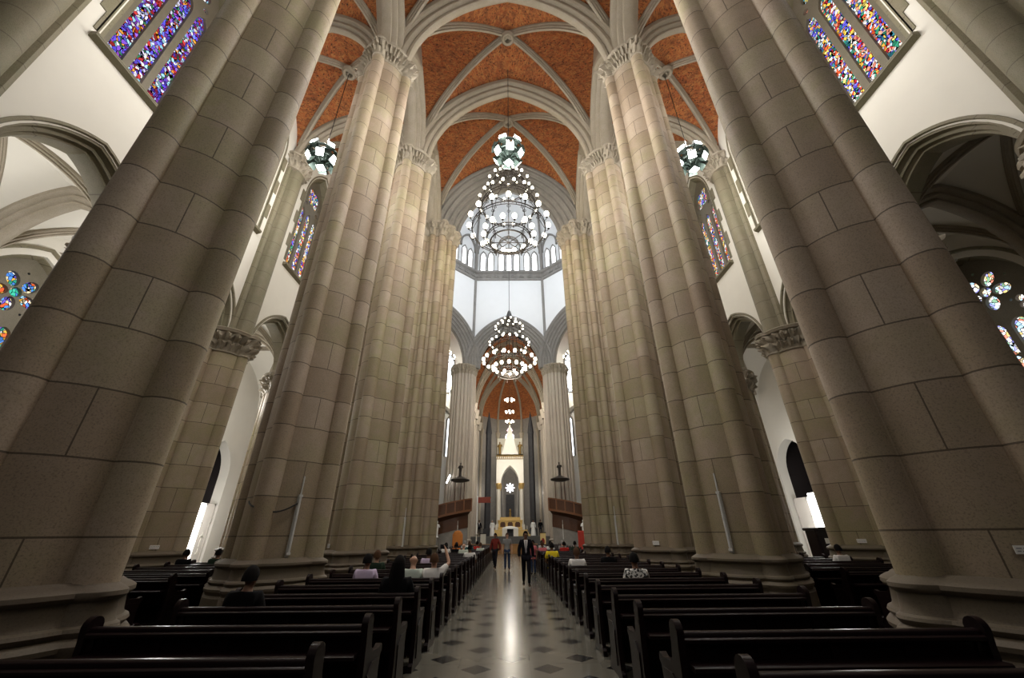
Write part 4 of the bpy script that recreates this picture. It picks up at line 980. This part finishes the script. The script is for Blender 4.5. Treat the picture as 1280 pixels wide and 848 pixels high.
b = MB(); b.rings([[(-1.0, -.4, .78), (1.0, -.4, .78), (1.0, .4, .78), (-1.0, .4, .78)], [(-.85, -.36, .95), (.85, -.36, .95), (.85, .36, .95), (-.85, .36, .95)], [(-.2, -.2, 1.08), (.2, -.2, 1.08), (.2, .2, 1.08), (-.2, .2, 1.08)]], cap=True); b.build('cloth_top', 'cloth_white', A)
for sx in (-1, 1):
    b = MB(); b.box((min(sx * .38, sx * .95), -.38, 0), (max(sx * .38, sx * .95), .38, .78)); b.build('pedestal', 'white_marble', A)
b = MB(); b.box((-.38, .1, 0), (.38, .3, .78)); b.build('back_panel', 'dark_marble', A)
b = MB(); b.box((-3.75, 42.0, 0), (-1.4, 42.12, .8)); b.box((-3.75, 41.95, .76), (-1.4, 42.17, .84)); tag(b.build('wooden_barrier', 'barrier_wood'), 'low brown wooden barrier in front of the altar steps, left part', 'barrier')
b = MB(); b.box((-1.3, 42.0, 0), (2.6, 42.12, .8)); b.box((-1.3, 41.95, .76), (2.6, 42.17, .84))
for k in range(9): b.box((-1.2 + .45 * k, 41.97, .1), (-.85 + .45 * k, 42.0, .68))
tag(b.build('wooden_barrier', 'barrier_wood'), 'low brown panelled barrier across the end of the centre aisle', 'barrier')
def banner(label, x, y, zb, w, h, mat, emblem):
    t = thing('banner_stand', label, 'banner', (x, y, zb)); b = MB(); b.box((-w / 2, -.02, .15), (w / 2, .02, h)); b.build('cloth', mat, t); b = MB(); b.box((-w / 2 - .05, -.04, h), (w / 2 + .05, .04, h + .08)); b.box((-w / 2, -.15, 0), (w / 2, .15, .06)); b.box((-.03, .02, 0), (.03, .06, h)); b.build('stand', 'iron', t)
    if emblem: b = MB(); b.rings([[(.16 * math.cos(q), yy, h * .58 + .3 * math.sin(q)) for q in [2 * PI * k / 16 for k in range(16)]] for yy in (-.035, -.02)], cap=True); b.build('emblem', 'emblem_red', t)
banner('yellow banner with a dark red oval emblem right of the altar', 3.25, 43.4, 0, .55, 1.75, 'banner_yellow', True)
banner('plain cream lectern cloth standing left of the altar', -2.75, 44.2, 0, .55, 1.7, 'banner_cream', False)
t = thing('throne_chair', 'orange upholstered high chair beside the left pulpit base', 'chair', (-4.9, 40.3, 0)); b = MB(); b.bevbox((-.5, -.35, .35), (.5, .35, .55), .04); b.build('seat', 'throne_orange', t); b = MB(); b.bevbox((-.48, .28, .5), (.48, .4, 1.75), .05); b.ball((0, .34, 1.75), (.4, .06, .28), 12, 6); b.build('backrest', 'throne_orange', t, True, 40)
for x in (-.45, .45):
    for y in (-.3, .3): b = MB(); b.box((x - .05, y - .05, 0), (x + .05, y + .05, .4)); b.build('leg', 'red_wood', t)
b = MB(); b.bevbox((-3.5, 45.0, 4.75), (-2.1, 45.15, 5.2), .03); b.bevbox((-3.55, 44.98, 5.17), (-2.05, 45.18, 5.27), .02); b.bevbox((-3.55, 44.98, 4.69), (-2.05, 45.18, 4.78), .02); tag(b.build('hanging_sign', 'red_wood'), 'red brown wooden beam panel mounted beside the left pale pillar', 'panel')
t = thing('processional_candle', 'tall white processional candle stand by the left pulpit', 'candle', (-3.35, 43.1, 0)); b = MB(); b.lathe([(.25, 0), (.22, .06), (.05, .12), (.05, 1.6), (.14, 1.7), (.14, 1.75)], (0, 0), 12); b.build('stand', 'white_marble', t, True, 40); b = MB(); b.tube([(0, 0, 1.75), (0, 0, 5.2)], [.09, .06], 10); b.build('candle', 'cloth_white', t, True, 40)
b = MB(); b.bevbox((5.95, 38.2, 0), (6.95, 38.4, 1.9), .03); tag(b.build('red_screen', 'screen_red'), 'red standing screen right of the right pulpit', 'screen')
for sx, side in ((-1, 'left'), (1, 'right')):
    statue('small white statue in the dark niche under the %s pulpit' % side, (sx * 7.1, 41.85, 1.45), .85, 'cloth_white')
    b = MB(); b.lathe([(.28, 0), (.28, .1), (.2, .2), (.2, 1.3), (.3, 1.45)], (sx * 7.1, 41.85), 12, cap=True); tag(b.build('statue_pedestal', 'grey_stone', None, True, 40), 'grey pedestal under the small white statue, %s' % side, 'pedestal')

# ------------------------------------------------------------------ lights
def point(loc, e, r=0.25, col=(1, .93, .82), name='light_source'):
    l = bpy.data.lights.new(name, 'POINT'); l.energy = e; l.shadow_soft_size = r; l.color = col
    o = bpy.data.objects.new(name, l); o.location = loc; COL.objects.link(o); return o
WARM = (1, .90, .74); COOLW = (1, .97, .92)
K = 1.0
for x, y in ((-8.85, 12.75), (8.85, 12.9), (0, 12.75)):
    point((x, y, 16.5), (300 if x else 700) * K, .4, COOLW); point((x, y, 19.2), 270 * K, .3, COOLW)
for y in (2.3, 7.6):
    e = .26 if y < 5 else 1.0
    for x in (-8.85, 8.85): point((x, y, 17.0), 380 * e, .6, COOLW)
    point((0, y, 15.5), 1350 * e, .6, COOLW)
point((0, 18.3, 16.6), 260 * K, .8, WARM); point((0, 18.3, 21.8), 90 * K, .5, WARM)
point((0, 33.65, 14.2), 1300, .8, WARM); point((0, 33.65, 30), 2200, 1.0, (.90, .95, 1))
for sx in (-1, 1): point((sx * 9.5, 48.6, 20.2), 900, .8, WARM)
for y, e in ((48.4, 950), (53.2, 110), (57.2, 30)): point((0, y, 15.6), e, .4, WARM)
point((0, 52.4, 9.0), 300, .5, (1, .92, .8)); point((0, 58.2, 4.2), 15, .2, WARM)
for y in (7.7, 12.9): point((-15.3, y, 10.2), 220, .5, COOLW)
point((-15.3, 21.0, 8.5), 350, .5, COOLW); point((15.6, 24.4, 6.0), 130, .5, COOLW)
point((0, 60.6, 14.5), 260, .5, WARM)  # unseen fill light added to brighten the apse, no lamp hangs here
for sx in (-1, 1): point((sx * 3.3, 59.8, 7.0), 110, .4, (1, .95, .88))  # unseen fill pair added for the dark apse walls
point((-16.6, 23.6, 2.6), 220, .3, (1, .97, .93)); point((16.6, 24.2, 2.4), 150, .3, (1, .97, .93))  # unseen lights added so the white door leaves look daylit
l = bpy.data.lights.new('west_window_daylight', 'AREA'); l.energy = 420; l.shape = 'RECTANGLE'; l.size = 10; l.size_y = 12; l.color = (1, .93, .84)
o = bpy.data.objects.new('west_window_daylight', l); o.location = (0, -8, 15); o.rotation_euler = (math.radians(90), 0, 0); COL.objects.link(o)
w = bpy.data.worlds.new('world'); sc.world = w; w.use_nodes = True; w.node_tree.nodes['Background'].inputs[0].default_value = (.6, .65, .7, 1); w.node_tree.nodes['Background'].inputs[1].default_value = 0.02
vs = sc.view_settings; vs.view_transform = 'Standard'; vs.look = 'None'; vs.gamma = 1; vs.use_curve_mapping = False; vs.exposure = 0.05
cy = sc.cycles; cy.use_denoising = True; cy.max_bounces = 7; cy.diffuse_bounces = 4; cy.glossy_bounces = 3; cy.sample_clamp_indirect = 4.0; cy.sample_clamp_direct = 0.0; cy.caustics_reflective = False; cy.caustics_refractive = False
# ------------------------------------------------------------------ people
for k_, c_ in dict(skin_light=(.50, .29, .20), skin_brown=(.20, .10, .06), hair_black=(.006, .005, .005), hair_brown=(.07, .035, .018), hair_grey=(.30, .28, .27), suit=(.006, .006, .009), black_cloth=(.004, .004, .005), lavender=(.56, .46, .62), pale_green=(.55, .62, .55), white_shirt=(.74, .72, .70), dark_green=(.02, .035, .022), grey_shirt=(.22, .22, .22), jeans=(.03, .045, .09), dark_trousers=(.015, .015, .02), plaid_red=(.16, .025, .02), yellow_shirt=(.80, .62, .03), orange_shirt=(.62, .17, .02), red_shirt=(.45, .03, .025), pink_shirt=(.60, .16, .18), teal=(.03, .10, .10), shoe=(.012, .01, .009), tie=(.25, .24, .26), eye=(.01, .01, .01), lips=(.28, .10, .08), camera_body=(.02, .02, .022)).items(): simple(k_, c_, .85 if 'skin' not in k_ else .5, .08, 20, 0.0, .12 if 'skin' not in k_ else .35)
def patterned():
    m, nt = nm('patterned'); tc = nd(nt, 'ShaderNodeTexCoord'); f = noise(nt, tc.outputs['Object'], 22, 2)
    finish(nt, ramp(nt, f, [(.46, (.02, .02, .02)), (.52, (.75, .73, .7))]), .8); M['patterned'] = m
patterned()
def skin_mesh(name, V, E, sub=1):
    keys = list(V); me = bpy.data.meshes.new(name)
    me.from_pydata([V[k][:3] for k in keys], [(keys.index(a), keys.index(b)) for a, b in E], [])
    o = bpy.data.objects.new(name, me); COL.objects.link(o)
    o.modifiers.new('Skin', 'SKIN').use_smooth_shade = True
    sv = me.skin_vertices[0].data
    for i, k in enumerate(keys):
        r = V[k][3]; sv[i].radius = r if isinstance(r, tuple) else (r, r); sv[i].use_root = (i == 0)
    s = o.modifiers.new('Sub', 'SUBSURF'); s.levels = sub; s.render_levels = sub
    bpy.context.view_layer.update()
    m2 = bpy.data.meshes.new_from_object(o.evaluated_get(bpy.context.evaluated_depsgraph_get()))
    COL.objects.unlink(o); bpy.data.objects.remove(o); m2.name = name; m2.polygons.foreach_set('use_smooth', [True] * len(m2.polygons)); return m2
def joints(pose):
    if pose in ('stand', 'walk', 'child'):
        J = dict(pel=(0, 0, .95), spi=(0, -.01, 1.12), che=(0, 0, 1.29), nb=(0, -.01, 1.45), hd=(0, 0, 1.45),
                 shL=(-.175, -.01, 1.41), shR=(.175, -.01, 1.41), elL=(-.245, -.03, 1.13), elR=(.245, -.03, 1.13), wrL=(-.25, .05, .89), wrR=(.25, .05, .89),
                 hiL=(-.09, 0, .90), hiR=(.09, 0, .90), knL=(-.10, .03, .50), knR=(.10, .03, .50), anL=(-.10, -.02, .09), anR=(.10, -.02, .09), toL=(-.12, .13, .04), toR=(.12, .13, .04))
        if pose == 'walk': J.update(knL=(-.09, .16, .52), anL=(-.09, .18, .10), toL=(-.10, .32, .06), knR=(.09, .02, .50), anR=(.09, -.20, .14), toR=(.10, -.07, .05), elL=(-.25, -.08, 1.14), wrL=(-.25, -.06, .90), elR=(.25, .0, 1.13), wrR=(.24, .12, .92))
    else:
        J = dict(pel=(0, .20, .57), spi=(0, .14, .73), che=(0, .13, .89), nb=(0, .14, 1.04), hd=(0, .16, 1.04),
                 shL=(-.18, .13, 1.00), shR=(.18, .13, 1.00), elL=(-.24, .20, .74), elR=(.24, .20, .74), wrL=(-.16, .42, .64), wrR=(.16, .42, .64),
                 hiL=(-.10, .22, .55), hiR=(.10, .22, .55), knL=(-.13, .64, .56), knR=(.13, .64, .56), anL=(-.13, .62, .12), anR=(.13, .62, .12), toL=(-.14, .76, .04), toR=(.14, .76, .04))
        if pose == 'raise': J.update(shR=(.19, .14, 1.03), elR=(.31, .26, 1.16), wrR=(.22, .36, 1.36), hd=(.0, .17, 1.04))
    return J
def body_parts(pose):
    J = joints(pose); V = {}; E = []
    def v(k, p, r): V[k] = (*p, r)
    v('pel', J['pel'], (.14, .11)); v('spi', J['spi'], (.13, .10)); v('che', J['che'], (.155, .11)); v('nb', J['nb'], .07)
    hx, hy, hz = J['hd']
    v('nk', (hx, hy + .005, hz + .07), .055); v('jaw', (hx, hy + .025, hz + .125), (.062, .075)); v('sk', (hx, hy + .01, hz + .20), (.078, .095)); v('tp', (hx, hy - .005, hz + .265), (.06, .072))
    v('nos', (hx, hy + .115, hz + .175), .013)
    for s in (-1, 1): v('ear%d' % s, (hx + s * .088, hy - .005, hz + .185), .014); E.append(('sk', 'ear%d' % s))
    E += [('pel', 'spi'), ('spi', 'che'), ('che', 'nb'), ('nb', 'nk'), ('nk', 'jaw'), ('jaw', 'sk'), ('sk', 'tp'), ('sk', 'nos')]
    for S, s in (('L', -1), ('R', 1)):
        v('sh' + S, J['sh' + S], .062); v('el' + S, J['el' + S], .042); v('wr' + S, J['wr' + S], .030)
        a = Vector(J['wr' + S]); d = (a - Vector(J['el' + S])).normalized(); pm = a + d * .07; v('pa' + S, pm, (.024, .034)); side = d.cross(Vector((s, 0, 0))).normalized()
        if side.length < .1: side = Vector((0, 1, 0))
        inn = d.cross(side).normalized()
        E += [('che', 'sh' + S), ('sh' + S, 'el' + S), ('el' + S, 'wr' + S), ('wr' + S, 'pa' + S)]
        for i, (off, ln) in enumerate(((-.03, .062), (-.010, .074), (.010, .078), (.030, .070))):
            p1 = pm + side * off + d * (.03 + ln * .4); p2 = pm + side * off * 1.1 + d * (.03 + ln * .85) + inn * (.018 * s)
            v('fa%s%d' % (S, i), p1, .0095); v('fb%s%d' % (S, i), p2, .008); E += [('pa' + S, 'fa%s%d' % (S, i)), ('fa%s%d' % (S, i), 'fb%s%d' % (S, i))]
        p1 = a + d * .035 + side * .045; v('ta' + S, p1, .011); v('tb' + S, p1 + d * .04 + side * .012, .009); E += [('wr' + S, 'ta' + S), ('ta' + S, 'tb' + S)]
        v('hi' + S, J['hi' + S], .085); v('kn' + S, J['kn' + S], .058); v('an' + S, J['an' + S], .038); v('to' + S, J['to' + S], .034)
        E += [('pel', 'hi' + S), ('hi' + S, 'kn' + S), ('kn' + S, 'an' + S), ('an' + S, 'to' + S)]
    body = skin_mesh('body_' + pose, V, E)
    def sub(keys, edges, grow, sleeves=None, hem=0):
        VV = {k: (*V[k][:3], tuple(x + grow for x in V[k][3]) if isinstance(V[k][3], tuple) else V[k][3] + grow) for k in keys}
        if sleeves:
            for S in 'LR':
                e, w_ = Vector(V['el' + S][:3]), Vector(V['wr' + S][:3])
                VV['el' + S] = (*(Vector(V['sh' + S][:3]).lerp(e, .75)), .062); VV.pop('wr' + S, None)
            edges = [x for x in edges if 'wrL' not in x and 'wrR' not in x]
        if hem:
            pz = V['pel'][:3]; k = 1 if pose in ('stand', 'walk') else .3
            VV['hem'] = (pz[0], pz[1], pz[2] - hem * k, (.19, .145)); edges = edges + [('pel', 'hem')]
        return VV, edges
    top_e = [('pel', 'spi'), ('spi', 'che'), ('che', 'nb'), ('che', 'shL'), ('shL', 'elL'), ('elL', 'wrL'), ('che', 'shR'), ('shR', 'elR'), ('elR', 'wrR')]
    long_ = skin_mesh('top_' + pose, *sub(('pel', 'spi', 'che', 'nb', 'shL', 'elL', 'wrL', 'shR', 'elR', 'wrR'), top_e, .028, hem=.17))
    short = skin_mesh('tee_' + pose, *sub(('pel', 'spi', 'che', 'nb', 'shL', 'elL', 'wrL', 'shR', 'elR', 'wrR'), top_e, .028, True, hem=.09))
    leg_e = [('pel', 'hiL'), ('hiL', 'knL'), ('knL', 'anL'), ('pel', 'hiR'), ('hiR', 'knR'), ('knR', 'anR')]
    legs = skin_mesh('trousers_' + pose, *sub(('pel', 'hiL', 'knL', 'anL', 'hiR', 'knR', 'anR'), leg_e, .014))
    shoes = []
    for S in 'LR': shoes.append(skin_mesh('shoe_' + pose + S, {'a' + S: (*V['an' + S][:3], .047), 't' + S: (*V['to' + S][:3], (.045, .04))}, [('a' + S, 't' + S)]))
    return dict(body=body, top=long_, tee=short, trousers=legs, shoes=shoes, J=J)
PCACHE = {}
def person(label, loc, pose, skin, hair, top, legs, rz=0.0, s=1.0, sleeves='top', style='short', group=None, extra=None):
    if pose not in PCACHE: PCACHE[pose] = body_parts(pose)
    P = PCACHE[pose]
    def inst(name, me, mat, parent):
        m2 = me.copy(); m2.materials.clear(); m2.materials.append(M[mat]); m2.name = name; return link(bpy.data.objects.new(name, m2), parent)
    o = inst('person', P['body'], skin, None); tag(o, label, 'person', group); o['kind'] = 'thing'; o.location = loc; o.rotation_euler = (0, 0, rz); o.scale = (s, s, s)
    inst('shirt' if style != 'suit' else 'jacket', P[sleeves], top, o); inst('trousers', P['trousers'], legs, o)
    for sh in P['shoes']: inst('shoe', sh, 'shoe', o)
    hx, hy, hz = P['J']['hd']
    if style != 'bald':
        b = MB(); n = 14
        rings = []
        for k in range(8):
            t = PI * k / 14 * 1.02
            rings.append([(hx + max(.001, .098 * math.sin(t)) * math.cos(a), hy - .012 + max(.001, .112 * math.sin(t)) * math.sin(a) * (1 if math.sin(a) < 0 else .9), hz + .205 + .115 * math.cos(t) - (.065 if math.sin(a) < .3 else 0) * (k / 7) ** 2) for a in [2 * PI * j / n for j in range(n)]])
        b.rings(rings[::-1], cap=True)
        if style == 'long':
            b.rings([[(hx + rx * math.cos(a), hy - .02 + dy + ry * math.sin(a), hz + z) for a in [2 * PI * j / n for j in range(n)]] for z, rx, ry, dy in ((.22, .098, .10, -.005), (.12, .112, .075, -.045), (.0, .125, .06, -.06), (-.14, .12, .05, -.075), (-.26, .08, .03, -.08))], cap=True)
        b.build('hair', hair, o, True, 60)
    for e in (-1, 1):
        b = MB(); b.ball((hx + e * .032, hy + .092, hz + .20), .011, 8, 6); b.build('eye', 'eye', o, True)
    b = MB(); b.ball((hx, hy + .094, hz + .125), (.024, .010, .006), 8, 6); b.build('mouth', 'lips', o, True)
    if style == 'suit':
        b = MB(); z0, z1 = 1.08, 1.47
        b.rings([[(-.012 - .06 * f, .128 + .006 * (1 - f) - .05 * max(0, f - .6), z0 + (z1 - z0) * f), (.012 + .06 * f, .128 + .006 * (1 - f) - .05 * max(0, f - .6), z0 + (z1 - z0) * f), (.012 + .06 * f, .06, z0 + (z1 - z0) * f), (-.012 - .06 * f, .06, z0 + (z1 - z0) * f)] for f in [k / 6 for k in range(7)]], cap=True); b.build('shirt_front', 'white_shirt', o)
        b = MB(); b.rings([[(-w_, y, z), (w_, y, z), (w_, y - .02, z), (-w_, y - .02, z)] for z, w_, y in ((1.04, .004, .140), (1.10, .03, .142), (1.36, .02, .138), (1.40, .016, .125), (1.43, .026, .115), (1.45, .022, .108))], cap=True); b.build('tie', 'tie', o)
    if style == 'robe':
        b = MB(); b.lathe([(.30, .05), (.27, .5), (.2, .95), (.17, 1.2), (.2, 1.38), (.1, 1.46)], (0, 0), 16); b.build('robe', top, o, True, 60)
    if extra == 'phone':
        w_ = Vector(P['J']['wrR']); d = (w_ - Vector(P['J']['elR'])).normalized(); q = w_ + d * .13
        b = MB(); b.bevbox((q.x - .10, q.y - .02, q.z - .045), (q.x + .05, q.y + .015, q.z + .045), .006); t = b.build('compact_camera', 'camera_body'); t.matrix_world = Matrix.LocRotScale(Vector(loc), None, Vector((s, s, s))); tag(t, 'small dark camera held up by the person with the raised arm', 'camera')
    return o
LY = [3.45 + 1.112 * k for k in range(31)]; RY = [3.02 + 1.112 * k for k in range(31)]
SB, SL, HB, HBr, HG = 'skin_brown', 'skin_light', 'hair_black', 'hair_brown', 'hair_grey'
person('man in a dark suit and tie walking down the centre aisle towards the camera', (.56, 16.0, 0), 'walk', SB, HB, 'suit', 'suit', PI, 1.0, 'top', 'suit')
person('person in grey t-shirt and jeans standing in the aisle behind the suited man', (-.17, 23.0, 0), 'stand', SL, HBr, 'grey_shirt', 'jeans', PI, .98, 'tee')
person('person in dark red shirt and black trousers at the left edge of the aisle', (-.82, 24.0, 0), 'walk', SB, HB, 'plaid_red', 'dark_trousers', PI * .9, .98)
person('child in a red t-shirt standing at the right edge of the aisle', (1.05, 20.5, 0), 'stand', SB, HB, 'pink_shirt', 'jeans', PI * .8, .8, 'tee')
SIT = 0
def seat(label, side, k, x, skin, hair, top, legs='dark_trousers', s=.96, sleeves='tee', style='short', pose='sit', rz=0.0, extra=None):
    y = (LY if side < 0 else RY)[k]; person(label, (x, y, 0.02), pose, skin, hair, top, legs, rz, s, sleeves, style, None, extra)
seat('dark-haired person in a black top sitting alone by the second left nave pillar', -1, 2, -3.32, SB, HB, 'black_cloth', sleeves='top')
seat('person dressed in black with long black hair sitting near the aisle on the left', -1, 3, -1.72, SB, HB, 'black_cloth', sleeves='top', style='long', s=1.0)
seat('dark-haired person in a lavender shirt, left pews', -1, 5, -2.92, SB, HB, 'lavender')
seat('bald man in a pale green shirt sitting beside the person raising an arm', -1, 5, -1.98, SL, HG, 'pale_green', style='bald')
seat('brown-haired person in a white shirt holding a camera up with a raised arm', -1, 5, -1.56, SL, HBr, 'white_shirt', pose='raise', extra='phone')
seat('man in a dark green jacket with brown hair behind the lavender shirt', -1, 7, -3.4, SL, HBr, 'dark_green', sleeves='top')
seat('dark-haired person in a pinkish white shirt further ahead of the bald man', -1, 9, -2.5, SB, HB, 'lavender', s=.94)
seat('dark-haired person in a white shirt at the aisle end of a left pew', -1, 12, -1.55, SB, HB, 'white_shirt')
seat('bald person in a pale shirt sitting in front of the orange chair', -1, 15, -2.15, SL, HG, 'pale_green', style='bald')
seat('person in an orange shirt among the far left pews', -1, 17, -2.75, SB, HB, 'orange_shirt')
seat('person in a white shirt nearest the left crossing pillar', -1, 16, -3.12, SB, HB, 'white_shirt')
seat('person in a red shirt among the front left pews', -1, 20, -1.95, SB, HB, 'red_shirt')
seat('person in black beside the white shirt near the left crossing pillar', -1, 16, -2.62, SB, HB, 'black_cloth', sleeves='top')
seat('person in a teal shirt behind the red shirt on the left', -1, 19, -2.3, SB, HBr, 'teal')
seat('person in a cream shirt at the aisle end of the front left pews', -1, 18, -1.6, SL, HBr, 'pale_green', s=.93)
seat('grey-haired person in a white shirt in the front left pews', -1, 22, -2.9, SL, HG, 'white_shirt')
seat('person in a yellow shirt at the aisle end of a right pew', 1, 12, 1.55, SB, HB, 'yellow_shirt', s=1.0)
seat('brown-haired person in a white shirt sitting alone in the right pews', 1, 8, 1.80, SB, HBr, 'white_shirt')
seat('dark-haired person in a black and white patterned top, right pews', 1, 5, 2.42, SB, HB, 'patterned')
seat('dark-haired person in dark clothes by the third right nave pillar', 1, 9, 2.9, SB, HB, 'black_cloth', sleeves='top')
seat('person in a red shirt among the far right pews', 1, 17, 2.7, SB, HB, 'red_shirt')
seat('person in a pink shirt at the aisle end of the far right pews', 1, 17, 1.6, SB, HBr, 'pink_shirt')
seat('person in white among the far right pews', 1, 19, 2.2, SB, HB, 'white_shirt')
seat('person in dark green among the far right pews', 1, 18, 3.4, SB, HB, 'dark_green', sleeves='top')
seat('grey-haired person in a grey shirt among the far right pews', 1, 20, 3.0, SL, HG, 'grey_shirt')
seat('person in a patterned top in the front right pews', 1, 21, 1.9, SB, HB, 'patterned')
for x, y, lb, top, hr in ((-10.2, 7.2 + 1.112 * 6, 'dark-clothed person in the left aisle pews before the white door', 'black_cloth', HB), (-9.2, 7.2 + 1.112 * 6, 'dark-haired person in the left aisle pews beside the nave pillar', 'dark_green', HB), (9.6, 7.2 + 1.112 * 5, 'person in a white shirt in the right aisle pews', 'white_shirt', HB)):
    person(lb, (x, y, .02), 'sit', SB, hr, top, 'dark_trousers', 0, .96, 'tee')
person('priest in a white robe standing left of the altar table', (-2.15, 51.6, CZ), 'stand', SL, HG, 'cloth_white', 'cloth_white', PI, 1.0, 'top', 'robe')
person('person in a white robe standing right of the altar table', (2.75, 51.6, CZ), 'stand', SB, HB, 'cloth_white', 'dark_trousers', PI, 1.0, 'top', 'robe')
person('person in a black suit standing left of the priest', (-3.7, 51.4, CZ), 'stand', SB, HB, 'suit', 'suit', PI, 1.0, 'top', 'suit')
person('person in dark clothes standing by the yellow banner', (3.6, 51.3, CZ), 'stand', SB, HB, 'black_cloth', 'dark_trousers', PI, 1.0, 'top')
